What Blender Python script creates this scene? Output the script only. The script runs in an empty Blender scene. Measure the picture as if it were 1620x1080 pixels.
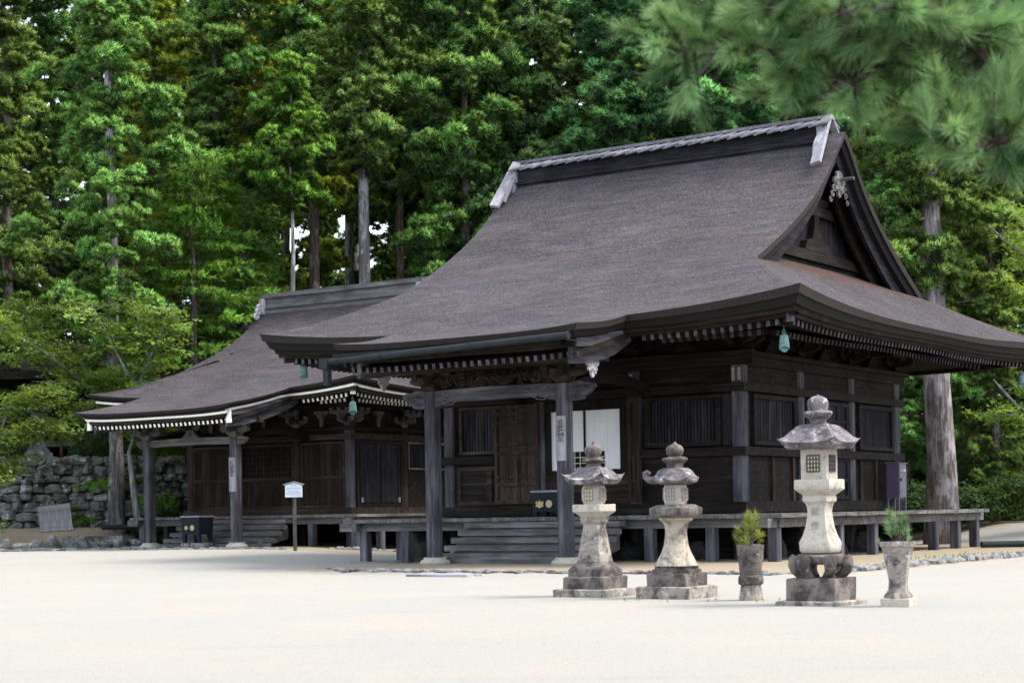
import bpy, math, random
import numpy as np
from mathutils import Vector, Matrix
rnd = random.Random(7)
rng = np.random.default_rng(7)
SC = bpy.context.scene
COL = SC.collection
R = math.radians

# ------------------------------------------------------------------ camera, sky, sun, exposure
F, Y0, ROLL, EYE = 2803.7, 810.8, 0.017, 1.2          # photo pixels (1620 wide)
cam = bpy.data.cameras.new('camera')
camo = bpy.data.objects.new('camera', cam); COL.objects.link(camo)
cam.sensor_width = 36; cam.lens = F / 1620 * 36
cam.shift_y = (Y0 - 540) / 1620
cam.clip_end = 3000; cam.clip_start = 0.1
camo.location = (0, 0, EYE)
camo.rotation_euler = (Matrix.Rotation(R(90), 3, 'X') @ Matrix.Rotation(-ROLL, 3, 'Z')).to_euler()
cam.dof.use_dof = True; cam.dof.focus_distance = 42; cam.dof.aperture_fstop = 4.3
SC.camera = camo
SUN_EL, SUN_AZ = R(55), R(92)                        # azimuth measured from +Y (away from the camera) towards +X
w = bpy.data.worlds.new('World'); SC.world = w; w.use_nodes = True
nt = w.node_tree
sky = nt.nodes.new('ShaderNodeTexSky'); sky.sky_type = 'NISHITA'; sky.sun_disc = False
sky.sun_elevation = SUN_EL; sky.sun_rotation = SUN_AZ; sky.dust_density = 3.0; sky.air_density = 1.0
mixn = nt.nodes.new('ShaderNodeMix'); mixn.data_type = 'RGBA'; mixn.inputs[0].default_value = .55     # thin bright cloud over the clear sky
mixn.inputs[7].default_value = (7.0, 7.5, 8.4, 1); nt.links.new(sky.outputs[0], mixn.inputs[6])
nt.links.new(mixn.outputs[2], nt.nodes['Background'].inputs[0])
nt.nodes['Background'].inputs[1].default_value = 0.15
sl = bpy.data.lights.new('sun', 'SUN'); sl.energy = 2.3; sl.angle = R(22); sl.color = (1, 0.94, 0.84)
so = bpy.data.objects.new('sun', sl); COL.objects.link(so); so.location = (0, 0, 60)
sd = Vector((math.sin(SUN_AZ) * math.cos(SUN_EL), math.cos(SUN_AZ) * math.cos(SUN_EL), math.sin(SUN_EL)))
so.rotation_euler = sd.to_track_quat('Z', 'Y').to_euler()
SC.view_settings.view_transform = 'Standard'; SC.view_settings.look = 'None'
SC.view_settings.exposure = 1.55; SC.view_settings.gamma = 1
SC.cycles.max_bounces = 8; SC.cycles.transparent_max_bounces = 8
SC.cycles.use_denoising = True

def pix(px, d, py=None):
    x = (px - 810) / F * d
    if py is None: return x
    return x, EYE - (py - Y0 + ROLL * (px - 810)) * d / F

# ------------------------------------------------------------------ mesh helpers
class MB:
    def __init__(s): s.v = []; s.f = []; s.m = []
    def add(s, vs, fs, mi=0):
        o = len(s.v); s.v += [tuple(p) for p in vs]
        s.f += [tuple(i + o for i in f) for f in fs]; s.m += [mi] * len(fs)
    def box(s, x0, x1, y0, y1, z0, z1, mi=0):
        s.add([(x0,y0,z0),(x1,y0,z0),(x1,y1,z0),(x0,y1,z0),(x0,y0,z1),(x1,y0,z1),(x1,y1,z1),(x0,y1,z1)],
              [(0,3,2,1),(4,5,6,7),(0,1,5,4),(1,2,6,5),(2,3,7,6),(3,0,4,7)], mi)
    def beam(s, p0, p1, wd, ht, up=(0,0,1), mi=0, taper=1.0):
        p0 = Vector(p0); p1 = Vector(p1); d = (p1 - p0).normalized(); up = Vector(up)
        sx = d.cross(up)
        if sx.length < 1e-4: sx = d.cross(Vector((0,1,0)))
        sx.normalize(); uz = sx.cross(d)
        vs = []
        for p, k in ((p0, 1), (p1, taper)):
            for a, b in ((-1,-1),(1,-1),(1,1),(-1,1)): vs.append(p + sx*a*wd/2*k + uz*b*ht/2*k)
        s.add(vs, [(0,1,2,3),(7,6,5,4),(0,4,5,1),(1,5,6,2),(2,6,7,3),(3,7,4,0)], mi)
    def tube(s, pts, rad, n=8, mi=0, cap=True, sq=1.0):
        pts = [Vector(p) for p in pts]; k = len(pts)
        if not hasattr(rad, '__len__'): rad = [rad] * k
        rings = []; prev = None
        for i, p in enumerate(pts):
            d = (pts[min(i+1, k-1)] - pts[max(i-1, 0)]).normalized()
            if prev is None:
                a = d.cross(Vector((0,0,1)) if abs(d.z) < .9 else Vector((1,0,0))).normalized()
            else:
                a = (prev - d * prev.dot(d)).normalized()
            prev = a; b = d.cross(a)
            rings.append([p + (a*math.cos(2*math.pi*j/n) + b*math.sin(2*math.pi*j/n)*sq) * rad[i] for j in range(n)])
        s.loft(rings, cap, mi)
    def loft(s, rings, cap=True, mi=0):
        n = len(rings[0]); vs = [p for r in rings for p in r]; fs = []
        for i in range(len(rings)-1):
            for j in range(n):
                fs.append((i*n+j, i*n+(j+1)%n, (i+1)*n+(j+1)%n, (i+1)*n+j))
        if cap:
            fs.append(tuple(range(n-1, -1, -1))); fs.append(tuple((len(rings)-1)*n + j for j in range(n)))
        s.add(vs, fs, mi)
    def prism(s, poly, o, ax, ay, an, th, mi=0):
        """polygon (2-D) in the frame o + ax*x + ay*y, thickness th along an, centred"""
        o, ax, ay, an = Vector(o), Vector(ax), Vector(ay), Vector(an); n = len(poly)
        A = [o + ax*x + ay*y - an*th/2 for x, y in poly]; B = [p + an*th for p in A]
        s.add(A + B, [tuple(range(n-1,-1,-1)), tuple(range(n, 2*n))] + [(i,(i+1)%n,n+(i+1)%n,n+i) for i in range(n)], mi)
    def grid(s, P, mi=0, flip=False):
        r, c = len(P), len(P[0]); fs = []
        for i in range(r-1):
            for j in range(c-1):
                q = (i*c+j, i*c+j+1, (i+1)*c+j+1, (i+1)*c+j)
                fs.append(q[::-1] if flip else q)
        s.add([p for row in P for p in row], fs, mi)
    def mesh(s, name, mats, off=(0,0,0), smooth=False):
        me = bpy.data.meshes.new(name)
        me.from_pydata([(a-off[0], b-off[1], c-off[2]) for a,b,c in s.v], [], s.f)
        for m in (mats if isinstance(mats, (list, tuple)) else [mats]): me.materials.append(m)
        if any(s.m): me.polygons.foreach_set('material_index', s.m)
        if smooth:
            me.polygons.foreach_set('use_smooth', [True]*len(s.f))
        me.update(); return me

def link(name, me, parent=None):
    o = bpy.data.objects.new(name, me); COL.objects.link(o); o.parent = parent; return o
def tag(o, label=None, cat=None, group=None, kind=None):
    if label: o['label'] = label
    if cat: o['category'] = cat
    if group: o['group'] = group
    if kind: o['kind'] = kind
    return o
def empty(name, loc, rz, label, cat, group=None):
    o = bpy.data.objects.new(name, None); COL.objects.link(o); o.location = loc; o.rotation_euler = (0,0,rz)
    o.empty_display_size = .3
    return tag(o, label, cat, group)
def part(name, mb, mats, parent, off=(0,0,0), smooth=False, label=None):
    o = link(name, mb.mesh(name, mats, off, smooth), parent)
    if label: o['label'] = label
    return o
def autosmooth(o, ang=40):
    me = o.data
    me.polygons.foreach_set('use_smooth', [True]*len(me.polygons))
    me.set_sharp_from_angle(angle=R(ang)); return o
def copy_tree(o, parent=None):
    c = o.copy(); COL.objects.link(c); c.parent = parent
    for ch in list(o.children): copy_tree(ch, c)
    return c
def text_mesh(body, size, mat, name, sp=1.0, ext=.002):
    cu = bpy.data.curves.new('txt', 'FONT'); cu.body = body; cu.size = size; cu.align_x = 'CENTER'; cu.align_y = 'CENTER'
    cu.space_line = sp; cu.extrude = ext; cu.resolution_u = 3
    t = bpy.data.objects.new('txt', cu); COL.objects.link(t)
    dg = bpy.context.evaluated_depsgraph_get(); dg.update()
    me = bpy.data.meshes.new_from_object(t.evaluated_get(dg)); me.name = name
    bpy.data.objects.remove(t); me.materials.clear(); me.materials.append(mat); return me
def sstep(t): t = min(1, max(0, t)); return t*t*(3-2*t)
def rand(a, b): return rnd.uniform(a, b)
def pchip(xs, ys):
    xs = np.array(xs, float); ys = np.array(ys, float); h = np.diff(xs); dl = np.diff(ys)/h
    m = np.zeros(len(xs)); m[0] = dl[0]; m[-1] = dl[-1]
    for i in range(1, len(xs)-1):
        if dl[i-1]*dl[i] > 0:
            w1 = 2*h[i]+h[i-1]; w2 = h[i]+2*h[i-1]; m[i] = (w1+w2)/(w1/dl[i-1]+w2/dl[i])
    def f(x):
        x = min(max(x, xs[0]), xs[-1]); i = min(int(np.searchsorted(xs, x, 'right'))-1, len(h)-1)
        t = (x-xs[i])/h[i]
        return float((2*t**3-3*t**2+1)*ys[i]+(t**3-2*t*t+t)*h[i]*m[i]+(-2*t**3+3*t*t)*ys[i+1]+(t**3-t*t)*h[i]*m[i+1])
    return f

# ------------------------------------------------------------------ materials
class NT:
    def __init__(s, name):
        s.mat = bpy.data.materials.new(name); s.mat.use_nodes = True; s.t = s.mat.node_tree
        s.b = s.t.nodes['Principled BSDF']; s.b.inputs['Specular IOR Level'].default_value = .25
    def n(s, typ, **kw):
        nd = s.t.nodes.new(typ)
        for k, v in kw.items():
            if k in nd.inputs: nd.inputs[k].default_value = v
            else: setattr(nd, k, v)
        return nd
    def l(s, a, b): s.t.links.new(a, b)
    def coord(s, scale=(1,1,1), kind='Object'):
        tc = s.n('ShaderNodeTexCoord'); mp = s.n('ShaderNodeMapping'); mp.inputs['Scale'].default_value = scale
        s.l(tc.outputs[kind], mp.inputs['Vector']); return mp.outputs[0]
    def noise(s, vec, scale, detail=4, rough=.55, dist=0):
        n = s.n('ShaderNodeTexNoise', Scale=scale, Detail=detail, Roughness=rough, Distortion=dist)
        s.l(vec, n.inputs['Vector']); return n.outputs[0]
    def ramp(s, fac, stops, interp='LINEAR'):
        r = s.n('ShaderNodeValToRGB'); cr = r.color_ramp; cr.interpolation = interp
        while len(cr.elements) < len(stops): cr.elements.new(.5)
        for e, (p, c) in zip(cr.elements, stops):
            e.position = p; e.color = (*c, 1) if hasattr(c, '__len__') else (c, c, c, 1)
        s.l(fac, r.inputs[0]); return r.outputs[0]
    def mix(s, fac, a, b, mode='MIX'):
        m = s.n('ShaderNodeMix', data_type='RGBA', blend_type=mode)
        for i, v in ((0, fac), (6, a), (7, b)):
            if hasattr(v, 'is_output') or hasattr(v, 'links'): s.l(v, m.inputs[i])
            elif hasattr(v, '__len__'): m.inputs[i].default_value = (*v, 1)
            elif i == 0: m.inputs[0].default_value = v
            else: m.inputs[i].default_value = (v, v, v, 1)
        return m.outputs[2]
    def attr(s, name):
        a = s.n('ShaderNodeAttribute'); a.attribute_name = name; return a.outputs['Fac']
    def bump(s, h, dist, strength=1.0):
        b = s.n('ShaderNodeBump', Distance=dist, Strength=strength); s.l(h, b.inputs['Height']); s.l(b.outputs[0], s.b.inputs['Normal'])
    def done(s, col, rough=.8):
        if hasattr(col, 'links'): s.l(col, s.b.inputs['Base Color'])
        else: s.b.inputs['Base Color'].default_value = (*col, 1)
        s.b.inputs['Roughness'].default_value = rough
        return s.mat

def wood(name, dark, light, axis, worn=(.12,.12,.14), wornamt=.5, rough=.75):
    m = NT(name); g = [14, 14, 14]; g['xyz'.index(axis)] = .9
    v = m.coord(tuple(g)); fine = m.noise(v, 2.2, 5, .6); v2 = m.coord((1.1,1.1,1.1)); big = m.noise(v2, .9, 3, .5)
    c = m.mix(m.ramp(fine, [(.32, 0), (.7, 1)]), dark, light)
    g2 = [5, 5, 5]; g2['xyz'.index(axis)] = .35
    st = m.noise(m.coord(tuple(g2)), 1.3, 4, .6)
    wmask = m.ramp(st, [(.48, 0), (.72, wornamt)])
    c = m.mix(wmask, c, worn)
    rp = m.ramp(big, [(.3, .6), (.7, 1.25)])
    c = m.mix(1.0, c, rp, 'MULTIPLY')
    m.bump(fine, .012, .6); m.b.inputs['Specular IOR Level'].default_value = .1
    return m.done(c, rough)
W_DARK = {a: wood('dark_wood_'+a, (.004,.0033,.003), (.016,.012,.01), a, (.046,.037,.032), .5) for a in 'xyz'}
W_POST = {a: wood('weathered_post_'+a, (.022,.021,.026), (.075,.073,.086), a, (.175,.17,.195), .6) for a in 'xyz'}
W_GREY = {a: wood('grey_wood_'+a, (.045,.044,.044), (.13,.126,.125), a, (.24,.23,.225), .55) for a in 'xyz'}
W_BROWN = {a: wood('brown_wood_'+a, (.009,.006,.0042), (.044,.03,.022), a, (.1,.08,.066), .5) for a in 'xyz'}
W_BLUE = {a: wood('dark_board_'+a, (.004,.0038,.005), (.022,.0205,.026), a, (.06,.058,.07), .5) for a in 'xyz'}
W_PALE = {a: wood('silvered_wood_'+a, (.15,.145,.16), (.32,.31,.34), a, (.45,.44,.48), .5) for a in 'xyz'}

W_SHING = wood('ridge_shingle', (.07,.068,.078), (.16,.155,.175), 'y', (.3,.29,.33), .5)
def m_thatch():
    m = NT('bark_thatch'); v = m.coord((1,1,1))
    va = m.coord((13, 5, 10)); f1 = m.noise(va, 1.6, 6, .8, .5)
    f2 = m.noise(v, 20, 3, .6); big = m.noise(v, .35, 4, .6); mid = m.noise(v, 1.3, 5, .65)
    c = m.ramp(f1, [(.34, (.02,.017,.018)), (.48, (.064,.056,.061)), (.58, (.118,.105,.116)), (.72, (.25,.23,.255))])
    c = m.mix(m.ramp(f2, [(.4, .0), (.65, .5)]), c, (.04,.035,.036))
    red = m.ramp(m.noise(m.coord((.5,1.1,1.1)), 1.1, 5, .6), [(.52, 0), (.74, .42)]); c = m.mix(red, c, (.13,.083,.062)); gl = m.ramp(m.noise(m.coord((.4,.9,1.4)), 1.7, 4, .6), [(.55, 0), (.75, .3)]); c = m.mix(gl, c, (.2,.185,.2))
    c = m.mix(m.ramp(big, [(.35, 0), (.65, .3)]), c, (.075,.07,.08))
    crs = m.noise(m.coord((.8, 3.5, 9)), 1.5, 5, .65); c = m.mix(1.0, c, m.ramp(crs, [(.3, .62), (.5, 1.0), (.72, 1.32)]), 'MULTIPLY')
    blt = m.noise(m.coord((.6, .8, .8)), .5, 4, .6); c = m.mix(1.0, c, m.ramp(blt, [(.32, (.82,.8,.83)), (.7, (1.24,1.22,1.27))]), 'MULTIPLY')
    ru = m.attr('rust'); rn = m.n('ShaderNodeMath', operation='MULTIPLY'); m.l(ru, rn.inputs[0])
    m.l(m.ramp(f1, [(.35, .5), (.6, 1)]), rn.inputs[1])
    c = m.mix(rn.outputs[0], c, (.105,.05,.03))
    h = m.n('ShaderNodeMath', operation='ADD'); m.l(f1, h.inputs[0]); m.l(f2, h.inputs[1])
    m.bump(h.outputs[0], .12, 1.0)
    return m.done(c, .9)
THATCH = m_thatch()
def plain(name, c1, c2, scale=8, rough=.7, bump=.004, spec=.25, metal=0):
    m = NT(name); n = m.noise(m.coord(), scale, 5, .6)
    c = m.mix(m.ramp(n, [(.3, 0), (.7, 1)]), c1, c2)
    if bump: m.bump(n, bump)
    m.b.inputs['Specular IOR Level'].default_value = spec; m.b.inputs['Metallic'].default_value = metal
    return m.done(c, rough)
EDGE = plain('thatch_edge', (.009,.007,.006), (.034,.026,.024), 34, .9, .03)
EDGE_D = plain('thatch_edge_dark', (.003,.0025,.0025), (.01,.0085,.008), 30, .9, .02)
WHITE = plain('white_paint', (.66,.65,.6), (.82,.82,.8), 5, .6)
CREAM = plain('aged_white_paint', (.4,.36,.27), (.56,.52,.42), 5, .7)
GUTTER = plain('gutter_green_grey', (.012,.0145,.016), (.021,.025,.028), 6, .7, 0, .15)
COPPER = plain('verdigris_bronze', (.04,.08,.078), (.13,.24,.225), 25, .6, .004)
PAPER = plain('shoji_paper', (.62,.63,.66), (.7,.71,.73), 2, .8, 0)
BLACK = plain('black_lacquer', (.006,.008,.013), (.01,.013,.02), 6, .6, 0, .15)
GOLD = plain('gold_leaf', (.3,.25,.12), (.42,.35,.18), 8, .5)
INK = plain('ink', (.012,.012,.02), (.02,.02,.03), 8, .7, 0)
DARKVOID = plain('unlit_interior', (.004,.004,.005), (.008,.008,.009), 3, .9, 0)  # near-black colour stands for the shade indoors
LOCKER = plain('plum_metal', (.065,.05,.085), (.085,.067,.11), 4, .45, 0, .4)
SIGNW = plain('sign_white', (.62,.66,.7), (.7,.74,.78), 3, .6, 0)
SIGNTXT = plain('sign_text', (.3,.33,.42), (.36,.4,.5), 3, .7, 0)
def m_stone(name, base, stain, lichen, stainpos=.5, lichpos=.58, scale=1.0, moss=0):
    m = NT(name); v = m.coord(); gran = m.noise(v, 90*scale, 3, .7); med = m.noise(v, 5*scale, 7, .68, .4); sp = m.noise(v, 17*scale, 5, .65)
    c = m.mix(m.ramp(gran, [(.35, .72), (.65, 1.15)]), 0, base, 'MIX')
    c = m.mix(1.0, m.ramp(gran, [(.35, .72), (.65, 1.12)]), base, 'MULTIPLY')
    sm = m.ramp(med, [(stainpos-.08, 1), (stainpos+.08, 0)]); c = m.mix(sm, c, stain)
    lm = m.ramp(m.noise(m.coord((1,1,1.3)), 7.3*scale, 6, .7, .6), [(lichpos, 0), (lichpos+.08, .85)]); c = m.mix(lm, c, lichen)
    dm = m.ramp(sp, [(.62, 0), (.7, .7)]); c = m.mix(dm, c, tuple(x*.6 for x in stain))
    if moss:
        mm = m.ramp(m.noise(v, 3.1, 5, .7), [(.6, 0), (.68, moss)]); c = m.mix(mm, c, (.06,.07,.015))
    h = m.n('ShaderNodeMath', operation='ADD'); m.l(gran, h.inputs[0]); m.l(sp, h.inputs[1])
    m.bump(h.outputs[0], .012, .9)
    return m.done(c, .9)
ST_LIGHT = m_stone('granite_pale', (.43,.39,.325), (.2,.165,.135), (.6,.58,.53), .41, .62)
ST_MIX = m_stone('granite_streaked', (.4,.35,.27), (.13,.11,.1), (.5,.49,.47), .46, .6)
ST_MID = m_stone('granite_stained', (.3,.265,.22), (.07,.058,.06), (.48,.47,.48), .47, .57)
ST_DARK = m_stone('granite_blackened', (.17,.145,.13), (.05,.041,.038), (.34,.32,.31), .51, .61, 1, .6)
ST_ROOF = m_stone('granite_lichened', (.17,.15,.16), (.06,.052,.055), (.42,.4,.42), .5, .56)
ST_BASE = m_stone('pillar_base_stone', (.36,.33,.27), (.2,.18,.15), (.42,.4,.35), .4, .64)
ST_WALL = m_stone('field_stone', (.15,.155,.15), (.035,.04,.03), (.34,.35,.35), .49, .56, .35, .7)
ST_BOULD = m_stone('dark_boulder', (.06,.06,.058), (.02,.02,.02), (.1,.11,.1), .5, .62, .5)
ST_KERB = m_stone('kerb_rock', (.2,.2,.2), (.06,.06,.062), (.36,.36,.38), .46, .6, .7)
def m_bark(name, c1, c2, worn):
    m = NT(name); g = m.noise(m.coord((9,9,.8)), 1.4, 7, .7, .3); pt = m.noise(m.coord((1.6,1.6,.7)), 1.6, 5, .65)
    c = m.ramp(g, [(.34, tuple(x*.4 for x in c1)), (.5, c1), (.68, c2)])
    c = m.mix(m.ramp(pt, [(.5, 0), (.6, .8)]), c, worn)
    m.bump(g, .06, 1); return m.done(c, .95)
BARK_PALE = m_bark('pale_bark', (.12,.113,.115), (.27,.26,.27), (.36,.35,.365))
BARK = m_bark('cedar_bark', (.06,.045,.036), (.15,.12,.1), (.2,.18,.17))
BARK_BIG = m_bark('peeling_bark', (.12,.1,.098), (.3,.27,.28), (.36,.34,.36))
LIMB = m_bark('dark_limb_bark', (.03,.025,.02), (.07,.06,.05), (.1,.09,.085))  # limb bark, darker than the trunk bark
BARK_MAPLE = m_bark('maple_bark', (.2,.2,.19), (.42,.42,.42), (.12,.12,.11))
def m_leaf(name, c1, c2, tr=.35, trc=None, rough=.6):
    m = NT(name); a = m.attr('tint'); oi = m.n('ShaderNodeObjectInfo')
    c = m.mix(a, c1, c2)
    hs = m.n('ShaderNodeHueSaturation'); m.l(c, hs.inputs['Color'])
    mr = m.n('ShaderNodeMapRange'); m.l(oi.outputs['Random'], mr.inputs[0]); mr.inputs[3].default_value = .78; mr.inputs[4].default_value = 1.3
    m.l(mr.outputs[0], hs.inputs['Value'])
    mh = m.n('ShaderNodeMapRange'); m.l(oi.outputs['Random'], mh.inputs[0]); mh.inputs[3].default_value = .48; mh.inputs[4].default_value = .52
    m.l(mh.outputs[0], hs.inputs['Hue'])
    m.done(hs.outputs[0], rough)
    t = m.n('ShaderNodeBsdfTranslucent')
    tm = m.mix(.65, hs.outputs[0], trc or (.3,.34,.03)); m.l(tm, t.inputs[0])
    mx = m.n('ShaderNodeMixShader'); mx.inputs[0].default_value = tr
    m.l(m.b.outputs[0], mx.inputs[1]); m.l(t.outputs[0], mx.inputs[2])
    m.l(mx.outputs[0], m.t.nodes['Material Output'].inputs[0]); return m.mat
L_CEDAR = m_leaf('cedar_needles', (.02,.075,.02), (.27,.56,.13))
L_CEDARB = m_leaf('blue_cedar_needles', (.015,.075,.028), (.21,.52,.17))
L_FIR = m_leaf('fir_needles', (.02,.085,.014), (.2,.48,.06))
L_MAPLE = m_leaf('maple_leaves', (.06,.14,.025), (.2,.3,.06), .4)
L_MAPLER = m_leaf('bright_maple_leaves', (.12,.22,.03), (.26,.38,.06), .45)
L_PINE = m_leaf('pine_needles', (.018,.07,.02), (.27,.46,.19), .3, (.15,.2,.05))
L_PINEY = m_leaf('seedling_needles', (.07,.1,.02), (.22,.22,.05), .3)
L_BACK = m_leaf('sun_tinted_cedar_needles', (.2,.33,.04), (.5,.64,.09), .5)  # sunlight through the far crowns put into the leaf colour
L_DARK = m_leaf('undergrowth_leaves', (.015,.04,.012), (.05,.1,.02), .3)

# ------------------------------------------------------------------ ground
TH = math.atan2(-.5608, .8280)
def hframe(C):
    cx, cy = C; c, s = math.cos(TH), math.sin(TH)
    return (lambda x, y: (cx + c*x - s*y, cy + s*x + c*y)), (lambda X, Y: (c*(X-cx)+s*(Y-cy), -s*(X-cx)+c*(Y-cy)))
C1, C2 = (5.208, 40.21), (-5.18, 57.0)
to1, in1 = hframe(C1); to2, in2 = hframe(C2)
L1, D1, L2, D2 = 8.09, 9.08, 7.0, 8.2
G1, G2 = .06, .28
def boxdist(x, y, x0, x1, y0, y1):
    dx = max(x0-x, 0, x-x1); dy = max(y0-y, 0, y-y1); return math.hypot(dx, dy)
def gz(x, y):
    z = .26*sstep((y-33)/19)*sstep((-x-1.5)/6)
    z += .68*sstep((y-60.5)/3)*sstep((-x-12.6)/2.2)
    z += .62*sstep((y-49)/9)*sstep((x-12.5)/4)
    z += .9*sstep((y-68)/16)
    a = in1(x, y); z += G1*sstep(1-(boxdist(*a, -7.0, 5.2, -7.3, D1+6))/.3)*(1-sstep((-x-1.5)/6))
    return z
def build_ground():
    xs = np.concatenate([np.linspace(-400,-40,10), np.linspace(-36,-20,9), np.arange(-19,19.01,.5), np.linspace(20,36,9), np.linspace(40,400,10)])
    ys = np.concatenate([np.linspace(-120,0,6), np.arange(2,28,1.5), np.arange(28,72,.5), np.linspace(73,100,12), np.linspace(110,700,10)])
    mb = MB(); P = []; mask = []; forest = []
    for y in ys:
        row = []
        for x in xs:
            row.append((x, y, gz(x, y)))
            a = in1(x, y); b = in2(x, y)
            d = min(boxdist(*a, -7.0, 5.2, -7.3, D1+6), boxdist(*b, -L2-2.4, 4.0, -5.1, D2+3))
            e = sstep(1 - d/.55)
            e = max(e, sstep((y-55)/3)*sstep((x-8)/3), sstep((-x-11)/1.5)*sstep((y-57)/2), sstep((y-63)/3))
            mask.append(e); forest.append(sstep((y-63)/3))
        P.append(row)
    mb.grid(P)
    me = mb.mesh('ground', M_GROUND, smooth=True)
    for nm, arr in (('earth', mask), ('forest', forest)):
        at = me.attributes.new(nm, 'FLOAT', 'POINT'); at.data.foreach_set('value', arr)
    tag(link('ground', me), kind='structure')
def m_ground():
    m = NT('raked_gravel'); v = m.coord(); f = m.noise(v, 55, 4, .7); g = m.noise(v, 9, 5, .7); b = m.noise(v, .35, 4, .6); st = m.noise(m.coord((.25,1.6,1)), 1.2, 4, .65)
    c = m.ramp(f, [(.25, (.085,.08,.068)), (.42, (.235,.227,.206)), (.7, (.325,.316,.29))])
    c = m.mix(m.ramp(b, [(.4, 0), (.66, .65)]), c, (.3,.27,.22))
    c = m.mix(m.ramp(st, [(.55, 0), (.72, .35)]), c, (.22,.205,.18))
    c = m.mix(m.ramp(g, [(.55, 0), (.72, .5)]), c, (.17,.16,.135))
    e = m.ramp(f, [(.3, (.15,.115,.075)), (.7, (.36,.295,.205))]); e = m.mix(m.ramp(g, [(.45, 0), (.65, .7)]), e, (.19,.17,.13))
    ea = m.attr('earth'); ad = m.n('ShaderNodeMath', operation='ADD'); m.l(ea, ad.inputs[0])
    sb = m.n('ShaderNodeMath', operation='MULTIPLY_ADD'); m.l(m.noise(v, 1.7, 5, .7), sb.inputs[0]); sb.inputs[1].default_value = .9; sb.inputs[2].default_value = -.45
    m.l(sb.outputs[0], ad.inputs[1])
    c = m.mix(m.ramp(ad.outputs[0], [(.42, 0), (.6, 1)]), c, e)
    fo = m.ramp(g, [(.35, (.02,.016,.01)), (.6, (.05,.045,.02)), (.75, (.04,.06,.015))])
    c = m.mix(m.attr('forest'), c, fo)
    h = m.n('ShaderNodeMath', operation='ADD'); m.l(f, h.inputs[0]); m.l(g, h.inputs[1]); m.bump(h.outputs[0], .03, .8)
    return m.done(c, .95)
M_GROUND = m_ground()
build_ground()

# ------------------------------------------------------------------ temple halls
class Roof:
    def __init__(s, xc, yc, Es, Et, Rv, tg, K, T, prof, lift, klift):
        s.__dict__.update(locals()); s.zf = pchip([p[0] for p in prof], [p[1] for p in prof])
    def smax(s, t): return s.Rv if t <= s.tg else s.Rv + (t-s.tg)/(s.Et-s.tg)*(s.Es-s.Rv)
    def tmax(s, a): return s.tg + (a-s.Rv)/(s.Es-s.Rv)*(s.Et-s.tg)
    def lf(s, a, t): return s.lift*min(1, a/s.Es)**3*min(1, t/s.Et)**3
    def front(s, a, t):
        a = abs(a); at = abs(t); z = s.zf(min(at, s.Et) if t < 0 else at) + s.lf(a, at)
        if t > s.Et: z += s.klift*min(1, a/s.K)**4*(t-s.Et)/(s.T-s.Et)
        return z
    def side(s, a, t):
        a = abs(a)
        z = s.zf(s.tmax(a)) if a >= s.Rv else s.zf(s.tg) + (s.Rv-a)*.5
        return z + s.lf(a, abs(t))
    tmid = .64
    def th(s, a, t): return s.tmid + (1-s.tmid)*min(1, s.lf(abs(a), abs(t))/s.lift)**.5
    back = 0
    def P(s, a, t, z):
        if t < -s.tg: t -= s.back*(-t-s.tg)/(s.Et-s.tg)
        return (s.xc + a, s.yc - t, z)
    def perim(s):
        """plan points (a, t) of the eave, front first, counter-clockwise seen from above in (a, -t)"""
        pts = []
        def seg(p, q, n):
            for i in range(n): pts.append((p[0]+(q[0]-p[0])*i/n, p[1]+(q[1]-p[1])*i/n))
        A, B = s.Es, s.Et
        seg((-A,B), (-s.K,B), 14); seg((-s.K,B), (-s.K,s.T), 10); seg((-s.K,s.T), (s.K,s.T), 22); seg((s.K,s.T), (s.K,B), 10)
        seg((s.K,B), (A,B), 14); seg((A,B), (A,-B), 36); seg((A,-B), (-A,-B), 36); seg((-A,-B), (-A,B), 36)
        return pts
    def zp(s, a, t):
        if abs(a) >= s.Es-1e-6: return s.side(a, t)
        return s.front(a, t)
    def inset(s, pts, d):
        out = []; n = len(pts)
        for i, (a, t) in enumerate(pts):
            p = Vector(pts[i-1]); c = Vector((a, t)); q = Vector(pts[(i+1) % n])
            e1 = (c-p).normalized(); e2 = (q-c).normalized()
            n1 = Vector((e1.y, -e1.x)); n2 = Vector((e2.y, -e2.x)); m = (n1+n2)
            m.normalize(); k = m.dot(n1)
            out.append(tuple(c + m*(d/max(k, .5))))
        return out

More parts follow.
